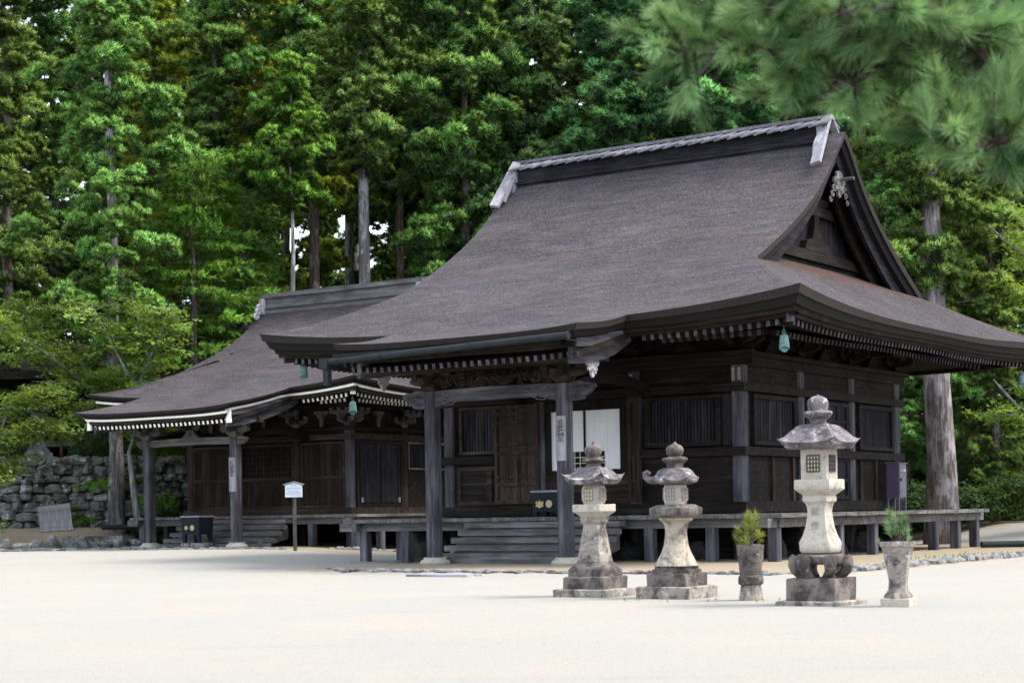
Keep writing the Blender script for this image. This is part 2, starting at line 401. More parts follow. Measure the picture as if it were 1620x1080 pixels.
def build_roof(H, rf, edge=.42):
    N1, cm, cs = 30, 26, 14
    mb = MB(); top = []; rust = []
    def rv(a, t):   # rust-brown strip along the hips and under the gables (fallen needles, worn bark)
        a, t = abs(a), abs(t); r = 0
        if a > rf.Rv - .9:
            hip = abs(t - rf.tmax(max(a, rf.Rv))) if a > rf.Rv else 9
            r = max(r, .8*sstep(1-hip/.32)*sstep((a-rf.Rv+.3)/.5))
            if t < rf.tg: r = max(r, .95*sstep(1-(a-(rf.Rv-.35))/.75))
        return r
    # front slope with the porch roof running on from it; back slope
    def cols(sm):
        K = rf.K
        return [-sm+(sm-K)*i/cs for i in range(cs)] + [-K+2*K*i/cm for i in range(cm)] + [K+(sm-K)*i/cs for i in range(cs+1)]
    for sgn in (1, -1):
        P = []; base = len(mb.v)
        for j in range(N1+1):
            t = rf.Et*j/N1; row = []
            for a in cols(rf.smax(t)):
                row.append(rf.P(a, sgn*t, rf.front(a, sgn*t))); rust.append(0)
            P.append(row)
        mb.grid(P, 0, sgn < 0)
        if sgn == 1:
            last = base + N1*(2*cs+cm+1) + cs; rows = [[last+i for i in range(cm+1)]]
            for j in range(1, 13):
                t = rf.Et + (rf.T-rf.Et)*j/12; r = []
                for i in range(cm+1):
                    a = -rf.K + 2*rf.K*i/cm; r.append(len(mb.v)); mb.v.append(rf.P(a, t, rf.front(a, t))); rust.append(0)
                rows.append(r)
            for j in range(12):
                for i in range(cm): mb.f.append((rows[j][i], rows[j][i+1], rows[j+1][i+1], rows[j+1][i])); mb.m.append(0)
    mb.f = [f[::-1] for f in mb.f]
    # side skirts
    f0 = len(mb.f)
    for sgn in (1, -1):
        P = []
        for i in range(19):
            a = rf.Rv-.95 + (rf.Es-rf.Rv+.95)*i/18
            tm = rf.tmax(a) if a >= rf.Rv else rf.tg - (rf.Rv-a)*1.0
            row = []
            for j in range(41):
                t = tm*(1-2*j/40); row.append(rf.P(sgn*a, t, rf.side(a, t))); rust.append(rv(a, t))
            P.append(row)
        mb.grid(P, 0, sgn > 0)
    for k in range(f0, len(mb.f)): mb.f[k] = mb.f[k][::-1]
    # thick cut edge of the eave
    pts = rf.perim(); n = len(pts)
    zs = [rf.zp(*p) for p in pts]; n0 = len(mb.v)
    prof = [(0,0),(.015,-.05),(.05,-edge*.5),(.10,-edge*.53),(.17,-edge),(.5,-edge-.02)]
    for d, dz in prof:
        q = rf.inset(pts, d)
        for (a, t), z, p0 in zip(q, zs, pts): mb.v.append(rf.P(a, t, z+dz*rf.th(*p0))); rust.append(0)
    for k in range(len(prof)-1):
        for i in range(n):
            j = (i+1) % n
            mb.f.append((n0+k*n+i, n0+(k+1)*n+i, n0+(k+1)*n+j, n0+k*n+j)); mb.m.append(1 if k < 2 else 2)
    # cut edge of the verges above the gables
    for sg in (1, -1):
        line = [(-rf.tg + 2*rf.tg*i/40) for i in range(41)]
        rings = []
        for d, dz in ((0,0),(.02,-.16),(.08,-.18),(.12,-.34),(.95,-.36)):
            rings.append([rf.P(sg*(rf.Rv-d), t, rf.front(rf.Rv, t)+dz) for t in line])
        b0 = len(mb.v); mb.grid(rings, 0, sg > 0); rust += [0]*(len(mb.v)-b0)
        nf = 4*40
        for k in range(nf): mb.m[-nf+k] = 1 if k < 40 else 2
    me = mb.mesh('roof', [THATCH, EDGE, EDGE_D], (0,0,H.zg))
    at = me.attributes.new('rust', 'FLOAT', 'POINT'); at.data.foreach_set('value', rust)
    o = link('roof', me, H.o); autosmooth(o, 35)
    return o, pts, zs

class Hall: pass
def hall(name, C, zg, label):
    H = Hall(); H.zg = zg; H.o = empty(name, (C[0], C[1], zg), TH, label, 'temple hall')
    H.p = lambda nm, mb, mats, label=None, smooth=False, parent=None: part(nm, mb, mats, parent or H.o, (0,0,zg), smooth, label)
    return H
def pillar(mb, x, y, z0, z1, w, ch=.12):
    c = w*ch; h = w/2
    ring = [(-h+c,-h),(h-c,-h),(h,-h+c),(h,h-c),(h-c,h),(-h+c,h),(-h,h-c),(-h,-h+c)]
    mb.loft([[(x+a,y+b,z0) for a,b in ring], [(x+a,y+b,z1) for a,b in ring]])
def block(mb, x, y, z, w, h):   # bearing block with a tapered lower half
    k = w*.32
    mb.loft([[(x-k,y-k,z),(x+k,y-k,z),(x+k,y+k,z),(x-k,y+k,z)],
             [(x-w/2,y-w/2,z+h*.45),(x+w/2,y-w/2,z+h*.45),(x+w/2,y+w/2,z+h*.45),(x-w/2,y+w/2,z+h*.45)],
             [(x-w/2,y-w/2,z+h),(x+w/2,y-w/2,z+h),(x+w/2,y+w/2,z+h),(x-w/2,y+w/2,z+h)]])
def arm(mb, p, ax, ln, w, h):   # bracket arm with curved-up ends
    ax = Vector(ax); c = Vector(p); L = ln/2
    poly = [(-L, h), (-L, h*.5), (-L*.78, h*.12), (-L*.55, 0), (L*.55, 0), (L*.78, h*.12), (L, h*.5), (L, h)]
    mb.prism(poly, c, ax, (0,0,1), ax.cross(Vector((0,0,1))), w)
def bracket(mb, x, y, z, s=1.0, nx=0, ny=-1, ends=None):
    """three-on-one bracket set with one step outwards (nx, ny)"""
    block(mb, x, y, z, .34*s, .2*s)
    ax = Vector((-ny, nx, 0)) if (nx, ny) != (0,0) else Vector((1,0,0)); out = Vector((nx, ny, 0))
    arm(mb, (x, y, z+.16*s), ax, 1.05*s, .13*s, .17*s)
    arm(mb, Vector((x, y, z+.16*s))+out*.16*s, out, 1.0*s, .13*s, .17*s)
    for k in (-.43, 0, .43):
        p = Vector((x, y, 0))+ax*k*s; block(mb, p.x, p.y, z+.33*s, .19*s, .13*s)
    p = Vector((x, y, 0))+out*.55*s; block(mb, p.x, p.y, z+.33*s, .19*s, .13*s)
    arm(mb, (p.x, p.y, z+.44*s), ax, .95*s, .12*s, .15*s)
    for k in (-.38, 0, .38):
        q = p + ax*k*s; block(mb, q.x, q.y, z+.58*s, .17*s, .11*s)
def swirl(mb, o, ax, az, an, r, turns, wd, mi=0, sg=1, a0=0):
    o, ax, az, an = map(Vector, (o, ax, az, an)); P = []
    n = int(14*turns)
    for i in range(n+1):
        k = i/n; a = a0 + sg*2*math.pi*turns*k; rr = r*(1-.85*k)
        P.append(o + ax*math.cos(a)*rr + az*math.sin(a)*rr)
    mb.tube(P, [wd*(1-.4*i/n) for i in range(n+1)], 5, mi)
def lattice(mb, x0, x1, z0, z1, y, sx, sz, b, dp=.03):
    n = max(1, round((x1-x0)/sx))
    for i in range(n+1):
        x = x0+(x1-x0)*i/n; mb.box(x-b/2, x+b/2, y-dp, y, z0, z1)
    n = max(1, round((z1-z0)/sz))
    for i in range(n+1):
        z = z0+(z1-z0)*i/n; mb.box(x0, x1, y-dp*.6+.003, y-.003, z-b/2, z+b/2)
def swapxy(mb, ox):   # turn something built on the front plane (y) onto the right flank: x' = ox - y, y' = x
    mb.v = [(ox - y, x, z) for x, y, z in mb.v]; return mb

def eave_timber(H, rf, E_wall, white, zoff, sp, kzoff, rw=.085, rh=.12, only_right=False):
    """eave boards, rafters, hip rafters under the roof edge. E_wall = (front overhang, side overhang) to the walls"""
    pts = rf.perim(); zs = [rf.zp(*p) for p in pts]; n = len(pts)
    mb = MB()
    def ring(defs, mi):
        R_ = []
        for d, dz in defs:
            q = rf.inset(pts, d); R_.append([Vector(rf.P(a, t, z+dz*rf.th(*p0))) for (a, t), z, p0 in zip(q, zs, pts)])
        k = len(R_)
        for i in range(n):
            j = (i+1) % n
            for u in range(k):
                w_ = (u+1) % k
                mb.add([R_[u][i], R_[w_][i], R_[w_][j], R_[u][j]], [(0,1,2,3)], mi)
    z = zoff
    if white:
        ring([(.2,z),(.2,z-.085),(.34,z-.085),(.34,z)], 0)
        ring([(.27,z-.09),(.29,z-.2),(.4,z-.2),(.4,z-.09)], 1)
        H.p('eave_board', mb, [white, W_BROWN['x']])
    else:
        ring([(.24,z),(.27,z-.1),(.42,z-.1),(.42,z)], 0)
        ring([(.36,z-.105),(.38,z-.18),(.5,z-.18),(.5,z-.105)], 1)
        H.p('eave_board', mb, [W_DARK['x'], W_DARK['y']])
    # soffit boarding
    mb = MB(); Ef, Es = E_wall
    ax, at = rf.Es-Es, rf.Et-Ef
    q0 = rf.inset(pts, .38); A = []; B = []
    for (a, t), zz, (a0, t0) in zip(q0, zs, pts):
        A.append(Vector(rf.P(a, t, zz+(z-.1)*rf.th(a0, t0))))
        B.append(Vector(rf.P(max(-ax, min(ax, a)), max(-at, min(at, t)), rf.zf(rf.Et)+z*rf.tmid+.75)))
    for i in range(n):
        j = (i+1) % n; mb.add([A[i], A[j], B[j], B[i]], [(0,1,2,3)])
    H.p('soffit', mb, W_DARK['y'])
    # rafters: each one a part
    Z0 = z - (.27 if white else .25)
    def zq(a, t): return Z0*rf.th(a, t)
    cache = {}; cnt = [0]; rest = MB()
    endm = white or W_POST['z']
    def raf(p0, p1, nm='rafter'):
        ln = (Vector(p1)-Vector(p0)).length; m = MB()
        m.beam(p0, p1, rw, rh); dd = (Vector(p0)-Vector(p1)).normalized()
        m.beam(Vector(p0)+dd*.002, Vector(p0)+dd*.012, rw*.97, rh*.97, mi=1)
        if cnt[0] < 99: H.p('rafter', m, [W_DARK['y'], endm]); cnt[0] += 1
        else: rest.add(m.v, m.f); rest.m[-len(m.m):] = m.m
    def lft(a, t, d): return rf.lf(abs(a), abs(t))*max(0, 1-d/3.2)
    ze = rf.zf(rf.Et)
    def front_row(a0, a1):
        k = int(abs(a1-a0)/sp)
        for i in range(k+1):
            a = a0 + (a1-a0)*i/k
            room = min(Ef, (rf.Es-abs(a))*rf.Et/rf.Es*1.0)
            i1 = min(1.75, room)
            if i1 > .7:
                raf(rf.P(a, rf.Et-.5, ze+rf.lf(abs(a), rf.Et)+zq(a, rf.Et)), rf.P(a, rf.Et-i1, ze+lft(a, rf.Et, i1)+zq(a, rf.Et)+.28*(i1-.5)))
            if room > 1.7:
                raf(rf.P(a, rf.Et-1.35, ze+lft(a, rf.Et, 1.0)+zq(a, rf.Et)+.02), rf.P(a, rf.Et-room, ze+lft(a, rf.Et, room)+zq(a, rf.Et)+.02+.28*(room-1.35)))
    def side_row(sgn, t0, t1):
        k = int(abs(t1-t0)/sp)
        for i in range(k+1):
            t = t0 + (t1-t0)*i/k
            room = min(Es, (rf.Et-abs(t)))
            i1 = min(1.75, room)
            if i1 > .7:
                raf(rf.P(sgn*(rf.Es-.5), t, ze+rf.lf(rf.Es, abs(t))+zq(rf.Es, t)), rf.P(sgn*(rf.Es-i1), t, ze+lft(rf.Es, t, i1)+zq(rf.Es, t)+.28*(i1-.5)))
            if room > 1.7:
                raf(rf.P(sgn*(rf.Es-1.35), t, ze+lft(rf.Es, t, 1.0)+zq(rf.Es, t)+.02), rf.P(sgn*(rf.Es-room), t, ze+lft(rf.Es, t, room)+zq(rf.Es, t)+.02+.28*(room-1.35)))
    # porch rafters
    k = int((2*rf.K-.5)/sp); zk = rf.zf(rf.T)
    for i in range(k+1):
        a = -rf.K+.25 + (2*rf.K-.5)*i/k
        z0 = zk + rf.klift*(abs(a)/rf.K)**4 + kzoff
        raf(rf.P(a, rf.T-.42, z0), rf.P(a, rf.Et-.4, rf.zf(rf.Et-.4)+kzoff))
    front_row(rf.K+.12, rf.Es-.75)
    side_row(1, rf.Et-.75, -2.5)
    side_row(1, -2.5-sp, -rf.Et+.75); side_row(-1, rf.Et-.75, 0); front_row(-rf.K-.12, -rf.Es+.75)
    if rest.v:
        ro = H.p('rafter', rest, [W_DARK['y'], endm]); ro['kind'] = 'stuff'
    for sx, st in ((1,1),(-1,1),(1,-1),(-1,-1)):
        m = MB(); a0, t0 = rf.Es-.42, rf.Et-.42
        p0 = Vector(rf.P(sx*a0, st*t0, ze+rf.lift+Z0+.02)); p1 = Vector(rf.P(sx*(rf.Es-Es), st*(rf.Et-Ef), ze+Z0+.75))
        m.beam(p0, p1, .19, .24); d = (p0-p1).normalized(); m.beam(p0+d*.003, p0+d*.02, .17, .21, mi=1)
        H.p('hip_rafter', m, [W_DARK['y'], endm])

def veranda(H, L, D, e, zv, skip, posts_f, posts_s, ff=.5):
    """floor of planks laid across the walk, edge beams, posts"""
    th = .09; mb = MB()
    x = -L-e
    while x < e-.02:
        w_ = rand(.22, .3); x1 = min(e, x+w_)
        mb.box(x+.004, x1-.004, -e-rand(-.012, .012), -.02, zv-th+rand(-.004,.004), zv+rand(-.004,.004)); x = x1
    for x0, x1 in ((.02, e), (-L-e, -L-.02)):
        y = 0
        while y < D+e-.02:
            w_ = rand(.22, .3); y1 = min(D+e, y+w_)
            r1 = rand(-.012,.012)
            mb.box(x0-(r1 if x0<-1 else 0), x1+(r1 if x0>-1 else 0), y+.004, y1-.004, zv-th+rand(-.004,.004), zv+rand(-.004,.004)); y = y1
    H.p('veranda_floor', mb, W_GREY['y'])
    mb = MB(); zb = zv-th-.005; o = e-.3
    mb.box(-L-o-.65, o+.12, -o-.07, -o+.07, zb-.2, zb); mb.box(o-.07, o+.07, -o-.55, D+o+.5, zb-.205, zb-.01)
    mb.box(-L-o-.07, -L-o+.07, -o-.3, D+o, zb-.205, zb-.01)
    H.p('veranda_beam', mb, W_GREY['x'])
    for (x, y) in [(x, -o) for x in posts_f] + [(o, y) for y in posts_s] + [(-L-o, y) for y in posts_s[::2]]:
        m = MB(); X, Y = (to1 if L == L1 else to2)(x, y); g = gz(X, Y)-.1
        pillar(m, x, y, g, zb-.19, .23, .1); H.p('veranda_post', m, W_POST['z'])
def stairs(H, xc, hw, y0, n, run, zv, zg, skip_low=0):
    rise = (zv-zg)/n
    for i in range(n):
        zt = zv - rise*(i+ .62); m = MB(); y1 = y0-run*(i+1)
        if i == n-1: zt = zg+.11
        m.box(xc-hw-.02*i, xc+hw+.02*i, y1-.04, y1+run+.05, zt-.13, zt)
        m.box(xc-hw+.06, xc+hw-.06, y1+.03, y1+.08, max(zt-rise-.02, zg-.05), zt-.132)
        H.p('step', m, W_GREY['x'])
    for sx in (-1, 1):
        m = MB(); x = xc+sx*(hw-.2)
        m.prism([(0, zv-.3), (0, zv-.75), (-run*n*.95, zg-.05), (-run*n*.95, zg+.12)], (x, y0, 0), (0,1,0), (0,0,1), (1,0,0), .1)
        H.p('stair_stringer', m, W_GREY['y'])

def gable_end(H, rf, sgn, ridge_z):
    """recessed gable wall with its frame, barge boards following the verge, carved pendant"""
    a = rf.Rv-.95; mb = MB()
    ts = [-rf.tg+.2 + (2*rf.tg-.4)*i/30 for i in range(31)]
    top = [rf.front(rf.Rv, t)-.4 for t in ts]; zb = rf.zf(rf.tg)-.2
    for i in range(30):
        A = [rf.P(sgn*a, ts[i], zb), rf.P(sgn*a, ts[i+1], zb), rf.P(sgn*a, ts[i+1], max(zb, top[i+1])), rf.P(sgn*a, ts[i], max(zb, top[i]))]
        mb.add(A, [(0,1,2,3)])
    H.p('gable_wall', mb, W_BLUE['z'])
    mb = MB(); x = rf.xc+sgn*(a+.08); h = ridge_z-zb
    for z, half in ((zb+.75, .6), (zb+h*.5, .27)):
        mb.box(x-.09, x+.09, rf.yc-rf.tg*half, rf.yc+rf.tg*half, z, z+.24)
    mb.box(x-.08, x+.08, rf.yc-.14, rf.yc+.14, zb+.99, ridge_z-.9)
    mb.prism([(-.75,0),(.75,0),(.62,.22),(.3,.3),(.2,.55),(-.2,.55),(-.3,.3),(-.62,.22)], (x, rf.yc, zb+.995), (0,1,0), (0,0,1), (1,0,0), .2)
    arm(mb, (x, rf.yc, zb+h*.5+.25), (0,1,0), 1.5, .18, .2)
    H.p('gable_frame', mb, W_DARK['y'])
    for ts_ in (1, -1):
        for nm, inn, dz0, hh, th in (('barge_board', .3, -.34, .34, .09), ('inner_barge_board', .62, -.36, .5, .08)):
            mb = MB(); top = []; bot = []
            for i in range(31):
                t = ts_*(.02 + (rf.tg-inn*.9-.02)*i/30); z = rf.front(rf.Rv, t)+dz0
                k = 1+.25*(i/30)**3
                top.append((sgn*(rf.Rv-inn), t, z)); bot.append((sgn*(rf.Rv-inn), t*(1-.0), z-hh*k*(1.0)))
            for dd in (0, 1):
                pass
            V = [[Vector(rf.P(*p)) + Vector((sgn*th/2*k,0,0)) for p in row] for row in (top, bot) for k in (1, -1)]
            a0, a1, b0, b1 = V
            for i in range(30):
                for u, v_ in ((a0, a1), (a1, b1), (b1, b0), (b0, a0)):
                    mb.add([u[i], u[i+1], v_[i+1], v_[i]], [(0,1,2,3)])
            mb.add([a0[-1], a1[-1], b1[-1], b0[-1]], [(0,1,2,3)])
            H.p(nm, mb, W_BLUE['y'] if nm == 'barge_board' else W_DARK['y'])
    mb = MB(); x = rf.xc+sgn*(rf.Rv-.2); zt = ridge_z-1.0
    pendant(mb, (x, rf.yc, zt), (0,1,0), (sgn,0,0), .8)
    mb.tube([(x, rf.yc, zt-.05), (x+sgn*.4, rf.yc, zt-.05)], .045, 6)
    for t in (-1, 1):
        for q in range(4):
            swirl(mb, (x, rf.yc+t*(.2+.1*q), zt-.12-.15*q), (0,1,0), (0,0,1), (sgn,0,0), .11-.012*q, 1.3, .028, 0, t)
    H.p('gable_pendant', mb, W_GREY['z'])
def pendant(mb, o, ax, an, s):
    half = [(0,-.62),(.1,-.55),(.16,-.4),(.3,-.36),(.26,-.24),(.4,-.16),(.36,-.02),(.22,.02),(.2,.14),(.08,.2)]
    poly = half + [(-x, y) for x, y in half[:0:-1]]
    mb.prism([(x*s, y*s) for x, y in poly], o, ax, (0,0,1), an, .07*s)
    for sx in (-1, 1):
        swirl(mb, Vector(o)+Vector(ax)*sx*.2*s+Vector((0,0,-.12*s))+Vector(an)*.045*s, ax, (0,0,1), an, .12*s, 1.5, .025*s, 0, sx)
        swirl(mb, Vector(o)+Vector(ax)*sx*.1*s+Vector((0,0,-.4*s))+Vector(an)*.045*s, ax, (0,0,1), an, .09*s, 1.3, .022*s, 0, -sx)

def ebi(mb, p0, p1, w_, h, rise=.25):   # curved tie beam from porch pillar up to the hall
    p0, p1 = Vector(p0), Vector(p1); n = 12; pts = []
    for i in range(n+1):
        k = i/n; p = p0.lerp(p1, k); p.z += rise*math.sin(math.pi*k)*.6; pts.append(p)
    for i in range(n): mb.beam(pts[i], pts[i+1], w_, h)

def porch(H, rf, xc, wpo, p, zt, beam_h, zg, cw, ztop_wall, carved, zrel=0):
    y = -p
    for sx in (-1, 1):
        m = MB(); pillar(m, xc+sx*wpo, y, zg+.12, zt, cw, .1); H.p('porch_pillar', m, W_POST['z'])
        m = MB(); r_ = cw*.5
        rings = []
        for z, r in ((zg-.1, .26), (zg-.0, .3), (zg+.05, .315), (zg+.1, .285), (zg+.13, .235), (zg+.17, .225)):
            rings.append([(xc+sx*wpo+math.copysign(abs(math.cos(q))**.7, math.cos(q))*r*cw/.28, y+math.copysign(abs(math.sin(q))**.7, math.sin(q))*r*cw/.28, z) for q in [2*math.pi*j/16 for j in range(16)]])
        m.loft(rings); autosmooth(H.p('pillar_base', m, ST_BASE), 30)
        m = MB(); block(m, xc+sx*wpo, y, zt, cw*1.3, .17)
        arm(m, (xc+sx*wpo, y, zt+.13), (1,0,0), 1.15, .14, .16); arm(m, (xc+sx*wpo, y, zt+.13), (0,1,0), .9, .14, .16)
        for k in (-.46, 0, .46): block(m, xc+sx*wpo+k, y, zt+.28, .19, .13)
        H.p('bracket', m, W_BROWN['x'] if carved else W_GREY['x'])
        # carved nose past the pillar
        m = MB()
        nose = [(0,-.36),(.2,-.37),(.34,-.34),(.4,-.27),(.52,-.22),(.6,-.13),(.66,-.09),(.62,-.02),(.5,.02),(.4,.0),(.3,.05),(.12,.04),(0,.02)]
        if not carved: nose = [(x*.55, z*.6) for x, z in nose]
        m.prism(nose, (xc+sx*(wpo+cw/2), y, zt-.02), (sx,0,0), (0,0,1), (0,-sx,0), .15)
        for (u, v_, rr) in ((.2,-.1,.1), (.36,-.14,.09), (.22,-.27,.08), (.48,-.12,.06)):
            k = 1 if carved else .55
            swirl(m, (xc+sx*(wpo+cw/2+u*k), y-.085, zt-.02+v_*k), (1,0,0), (0,0,1), (0,-1,0), rr*k, 1.4, .016, 0, sx)
        H.p('beam_nose', m, W_POST['x'] if carved else W_GREY['x'])
        m = MB(); ebi(m, (xc+sx*wpo, y+cw/2, zt-.12), (xc+sx*wpo, -.1, ztop_wall), .15, .24, .5); H.p('tie_beam', m, W_DARK['y'])
    # rainbow beam
    m = MB(); x0, x1 = xc-wpo+cw/2, xc+wpo-cw/2; n = 20; up = []; lo = []
    for i in range(n+1):
        k = i/n; x = x0+(x1-x0)*k; c = math.sin(math.pi*k)
        up.append((x, zt+.03*c)); lo.append((x, zt-beam_h+(.11*min(1, c*2.2) if carved else .03*c)))
    m.prism([(a, b) for a, b in up] + lo[::-1], (0, y, 0), (1,0,0), (0,0,1), (0,-1,0), .2)
    H.p('porch_beam', m, W_POST['x'] if carved else W_GREY['x'])
    if carved:
        for sx in (-1, 1):
            m = MB(); bx = xc+sx*(wpo-cw/2); zc = zt-beam_h*.52; Y = y-.105
            for (u, rr, tn) in ((.32,.13,1.7), (.6,.12,1.7)):
                swirl(m, (bx-sx*u, Y, zc+.02), (1,0,0), (0,0,1), (0,-1,0), rr, tn, .018, 0, -sx, math.pi/2)
            m.tube([(bx-sx*.06, Y, zc+.1), (bx-sx*.16, Y, zc-.0), (bx-sx*.3, Y, zc-.14), (bx-sx*.5, Y, zc-.12), (bx-sx*.75, Y, zc+.1), (bx-sx*.95, Y, zc+.14)], .014, 5)
            H.p('beam_carving', m, W_GREY['x'])
        # dragon-and-cloud relief above the beam
        m = MB(); rr = random.Random(3)
        P = []
        for i in range(60):
            k = i/59; P.append((xc-1.35+2.7*k, y+.02-.05*math.sin(k*23), zt+.2+.1*math.sin(k*19)))
        m.tube(P, [.03+.045*math.sin(math.pi*i/59)**.5 for i in range(60)], 7)
        for i in range(70):
            swirl(m, (xc+rr.uniform(-1.45,1.45), y-rr.uniform(.02,.1), zt+rr.uniform(.06,.36)), (1,0,0), (0,0,1), (0,-1,0), rr.uniform(.05,.11), rr.uniform(1,1.7), rr.uniform(.012,.022), 0, rr.choice((-1,1)), rr.uniform(0,6))
        for i in range(16):
            x = xc-1.4+2.8*i/15; m.tube([(x, y-.06, zt+.1), (x+rr.uniform(-.15,.15), y-.12, zt+.25), (x+rr.uniform(-.2,.2), y-.05, zt+.38)], [.03,.02,.008], 5)
        H.p('dragon_relief', m, W_BROWN['x'])
        m = MB(); m.box(xc-1.5, xc+1.5, y+.08, y+.12, zt+.02, zt+.45); H.p('relief_backing', m, W_DARK['x'])
    else:
        m = MB(); o = (xc, y, zt+.03)
        m.prism([(-.36,0),(.36,0),(.3,.06),(.2,.12),(.14,.24),(-.14,.24),(-.2,.12),(-.3,.06)], o, (1,0,0), (0,0,1), (0,-1,0), .12)
        swirl(m, (xc, y-.07, zt+.12), (1,0,0), (0,0,1), (0,-1,0), .08, 1.4, .018)
        H.p('frog_leg_strut', m, W_GREY['x'])
    # purlin on the brackets
    m = MB(); m.box(xc-wpo-1.1, xc+wpo+1.1, y-.09, y+.09, zt+.415, zt+.6); H.p('porch_purlin', m, W_BROWN['x'])
    # porch verge boards, in two tiers, curving down from the main eave
    for sx in (-1, 1):
        tiers = (('verge_board', .3, 0, .2, .1), ('lower_verge_board', .42, -.2, .34, .1))
        for nm, ins, dz0, hh, th in tiers:
            m = MB(); top = []; bot = []; base = zrel
            for i in range(13):
                k = i/12; t = rf.T-.4 - (rf.T-rf.Et+.4)*k
                z = rf.front(rf.K-.05, t)+base+dz0
                top.append((sx*(rf.K-ins), t, z)); bot.append((sx*(rf.K-ins), t, z-hh*(1+.12*math.sin(math.pi*k))))
            V = [[Vector(rf.P(*q)) + Vector((sx*th/2*k,0,0)) for q in row] for row in (top, bot) for k in (1, -1)]
            a0, a1, b0, b1 = V
            for i in range(12):
                for u, v_ in ((a0, a1), (a1, b1), (b1, b0), (b0, a0)): m.add([u[i], u[i+1], v_[i+1], v_[i]], [(0,1,2,3)])
            for e in (0, -1): m.add([a0[e], a1[e], b1[e], b0[e]], [(0,1,2,3)])
            H.p(nm, m, W_POST['y'])
        if carved:
            m = MB(); t = rf.Et+.75; pendant(m, rf.P(sx*(rf.K-.42), t, rf.front(rf.K, t)+zrel-.52), (0,1,0), (sx,0,0), .62); H.p('verge_pendant', m, W_PALE['z'])
        else:
            # white painted end and lower nub
            m = MB(); z = rf.front(rf.K, rf.T)+zrel
            m.box(*sorted((rf.xc+sx*(rf.K-.33), rf.xc+sx*(rf.K-.17))), rf.yc-rf.T+.3, rf.yc-rf.T+.36, z-.36, z+.02)
            H.p('verge_end', m, WHITE)
            m = MB(); zz = [rf.front(rf.K, rf.T-(rf.T-rf.Et)*i/12) for i in range(13)]
            for i in range(12):
                t0 = rf.T-.15-(rf.T-rf.Et-.1)*i/12; t1 = rf.T-.15-(rf.T-rf.Et-.1)*(i+1)/12
                m.beam(rf.P(sx*(rf.K-.2), t0, zz[i]+zrel+.06), rf.P(sx*(rf.K-.2), t1, zz[i+1]+zrel+.06), .06, .09)
            H.p('verge_trim', m, WHITE)

def frame(mb, x0, x1, z0, z1, y, w_=.08, d=.07):
    mb.box(x0, x1, y-d, y, z0, z0+w_); mb.box(x0, x1, y-d, y, z1-w_, z1)
    mb.box(x0, x0+w_, y-d+.004, y, z0+w_, z1-w_); mb.box(x1-w_, x1, y-d+.004, y, z0+w_, z1-w_)
def slats(mb, x0, x1, z0, z1, y, sp=.085, w_=.055):
    n = round((x1-x0)/sp)
    for i in range(n):
        x = x0+(i+.5)*(x1-x0)/n; d = rand(0,.006)
        mb.box(x-w_/2, x+w_/2, y-.035-d, y, z0, z1)
def planks(mb, x0, x1, z0, z1, y, h=.24):
    z = z0
    while z < z1-.02:
        zz = min(z1, z+h*rand(.9,1.15)); mb.box(x0, x1, y-rand(.0,.008)-.01, y+.03, z+.003, zz-.003); z = zz

# ================= main hall
H = hall('temple_hall', C1, G1, 'large dark timber temple hall with white shoji screens, right behind the stone lanterns')
XC1 = -4.06
rf1 = Roof(XC1+.12, 4.0, 7.2, 7.73, 4.9, 5.03, 3.2, 9.76,
           [(0,10.3),(.35,9.95),(1.1,9.12),(2.4,8.12),(4.2,7.08),(5.03,6.66),(6.4,5.93),(7.73,5.32),(8.7,5.08),(9.76,4.93)], .36, .06)
rf1.back = 1.35; build_roof(H, rf1, .36)
eave_timber(H, rf1, (3.73, 3.22), None, -.37, .2, -.53)
for s_ in (1, -1): gable_end(H, rf1, s_, 10.2)
# ridge: dark box ridge, bark-shingle cap, end boards
m = MB(); m.box(XC1-4.5, XC1+4.5, 4-.3, 4+.3, 9.75, 10.14); m.box(XC1-4.55, XC1+4.55, 4-.24, 4+.24, 10.14, 10.5); m.box(XC1-4.45, XC1+4.45, 4-.36, 4+.36, 10.06, 10.12)
H.p('ridge_box', m, W_BLUE['x'])
m = MB(); n = 25
for i in range(n):
    x = XC1-4.6+9.2*i/n; x1 = x+9.2/n*1.25; t = rand(-.01,.01)
    for sg in (1, -1):
        A = [(x, 4, 10.66), (x1, 4, 10.70+t), (x1, 4-sg*.42, 10.53+t), (x, 4-sg*.42, 10.47)]
        B = [(a, b, c-.05) for a, b, c in A]
        m.add(A+B, [(0,1,2,3),(7,6,5,4),(0,4,5,1),(1,5,6,2),(2,6,7,3),(3,7,4,0)])
m.box(XC1-4.65, XC1+4.65, 4-.06, 4+.06, 10.68, 10.76)
H.p('ridge_cap', m, W_SHING)
for sx in (-1, 1):
    m = MB(); x = XC1+sx*4.55
    for sg in (1, -1):
        m.beam((x, 4-sg*.02, 10.72), (x+sx*.12, 4-sg*1.0, 9.42), .09, .26, (sx,0,.4))
    m.prism([(-.5,-.55),(.5,-.55),(.42,-.1),(.3,.1),(.34,.35),(0,.5),(-.34,.35),(-.3,.1),(-.42,-.1)], (x-sx*.08, 4, 10.1), (0,1,0), (0,0,1), (1,0,0), .14)
    m.tube([(x-sx*.02,4-.32,10.25),(x-sx*.02,4-.55,9.95),(x-sx*.02,4-.75,9.55)], [.1,.13,.07], 6); m.tube([(x-sx*.02,4+.32,10.25),(x-sx*.02,4+.55,9.95),(x-sx*.02,4+.75,9.55)], [.1,.13,.07], 6)
    H.p('ridge_end_board', m, W_PALE['z'])
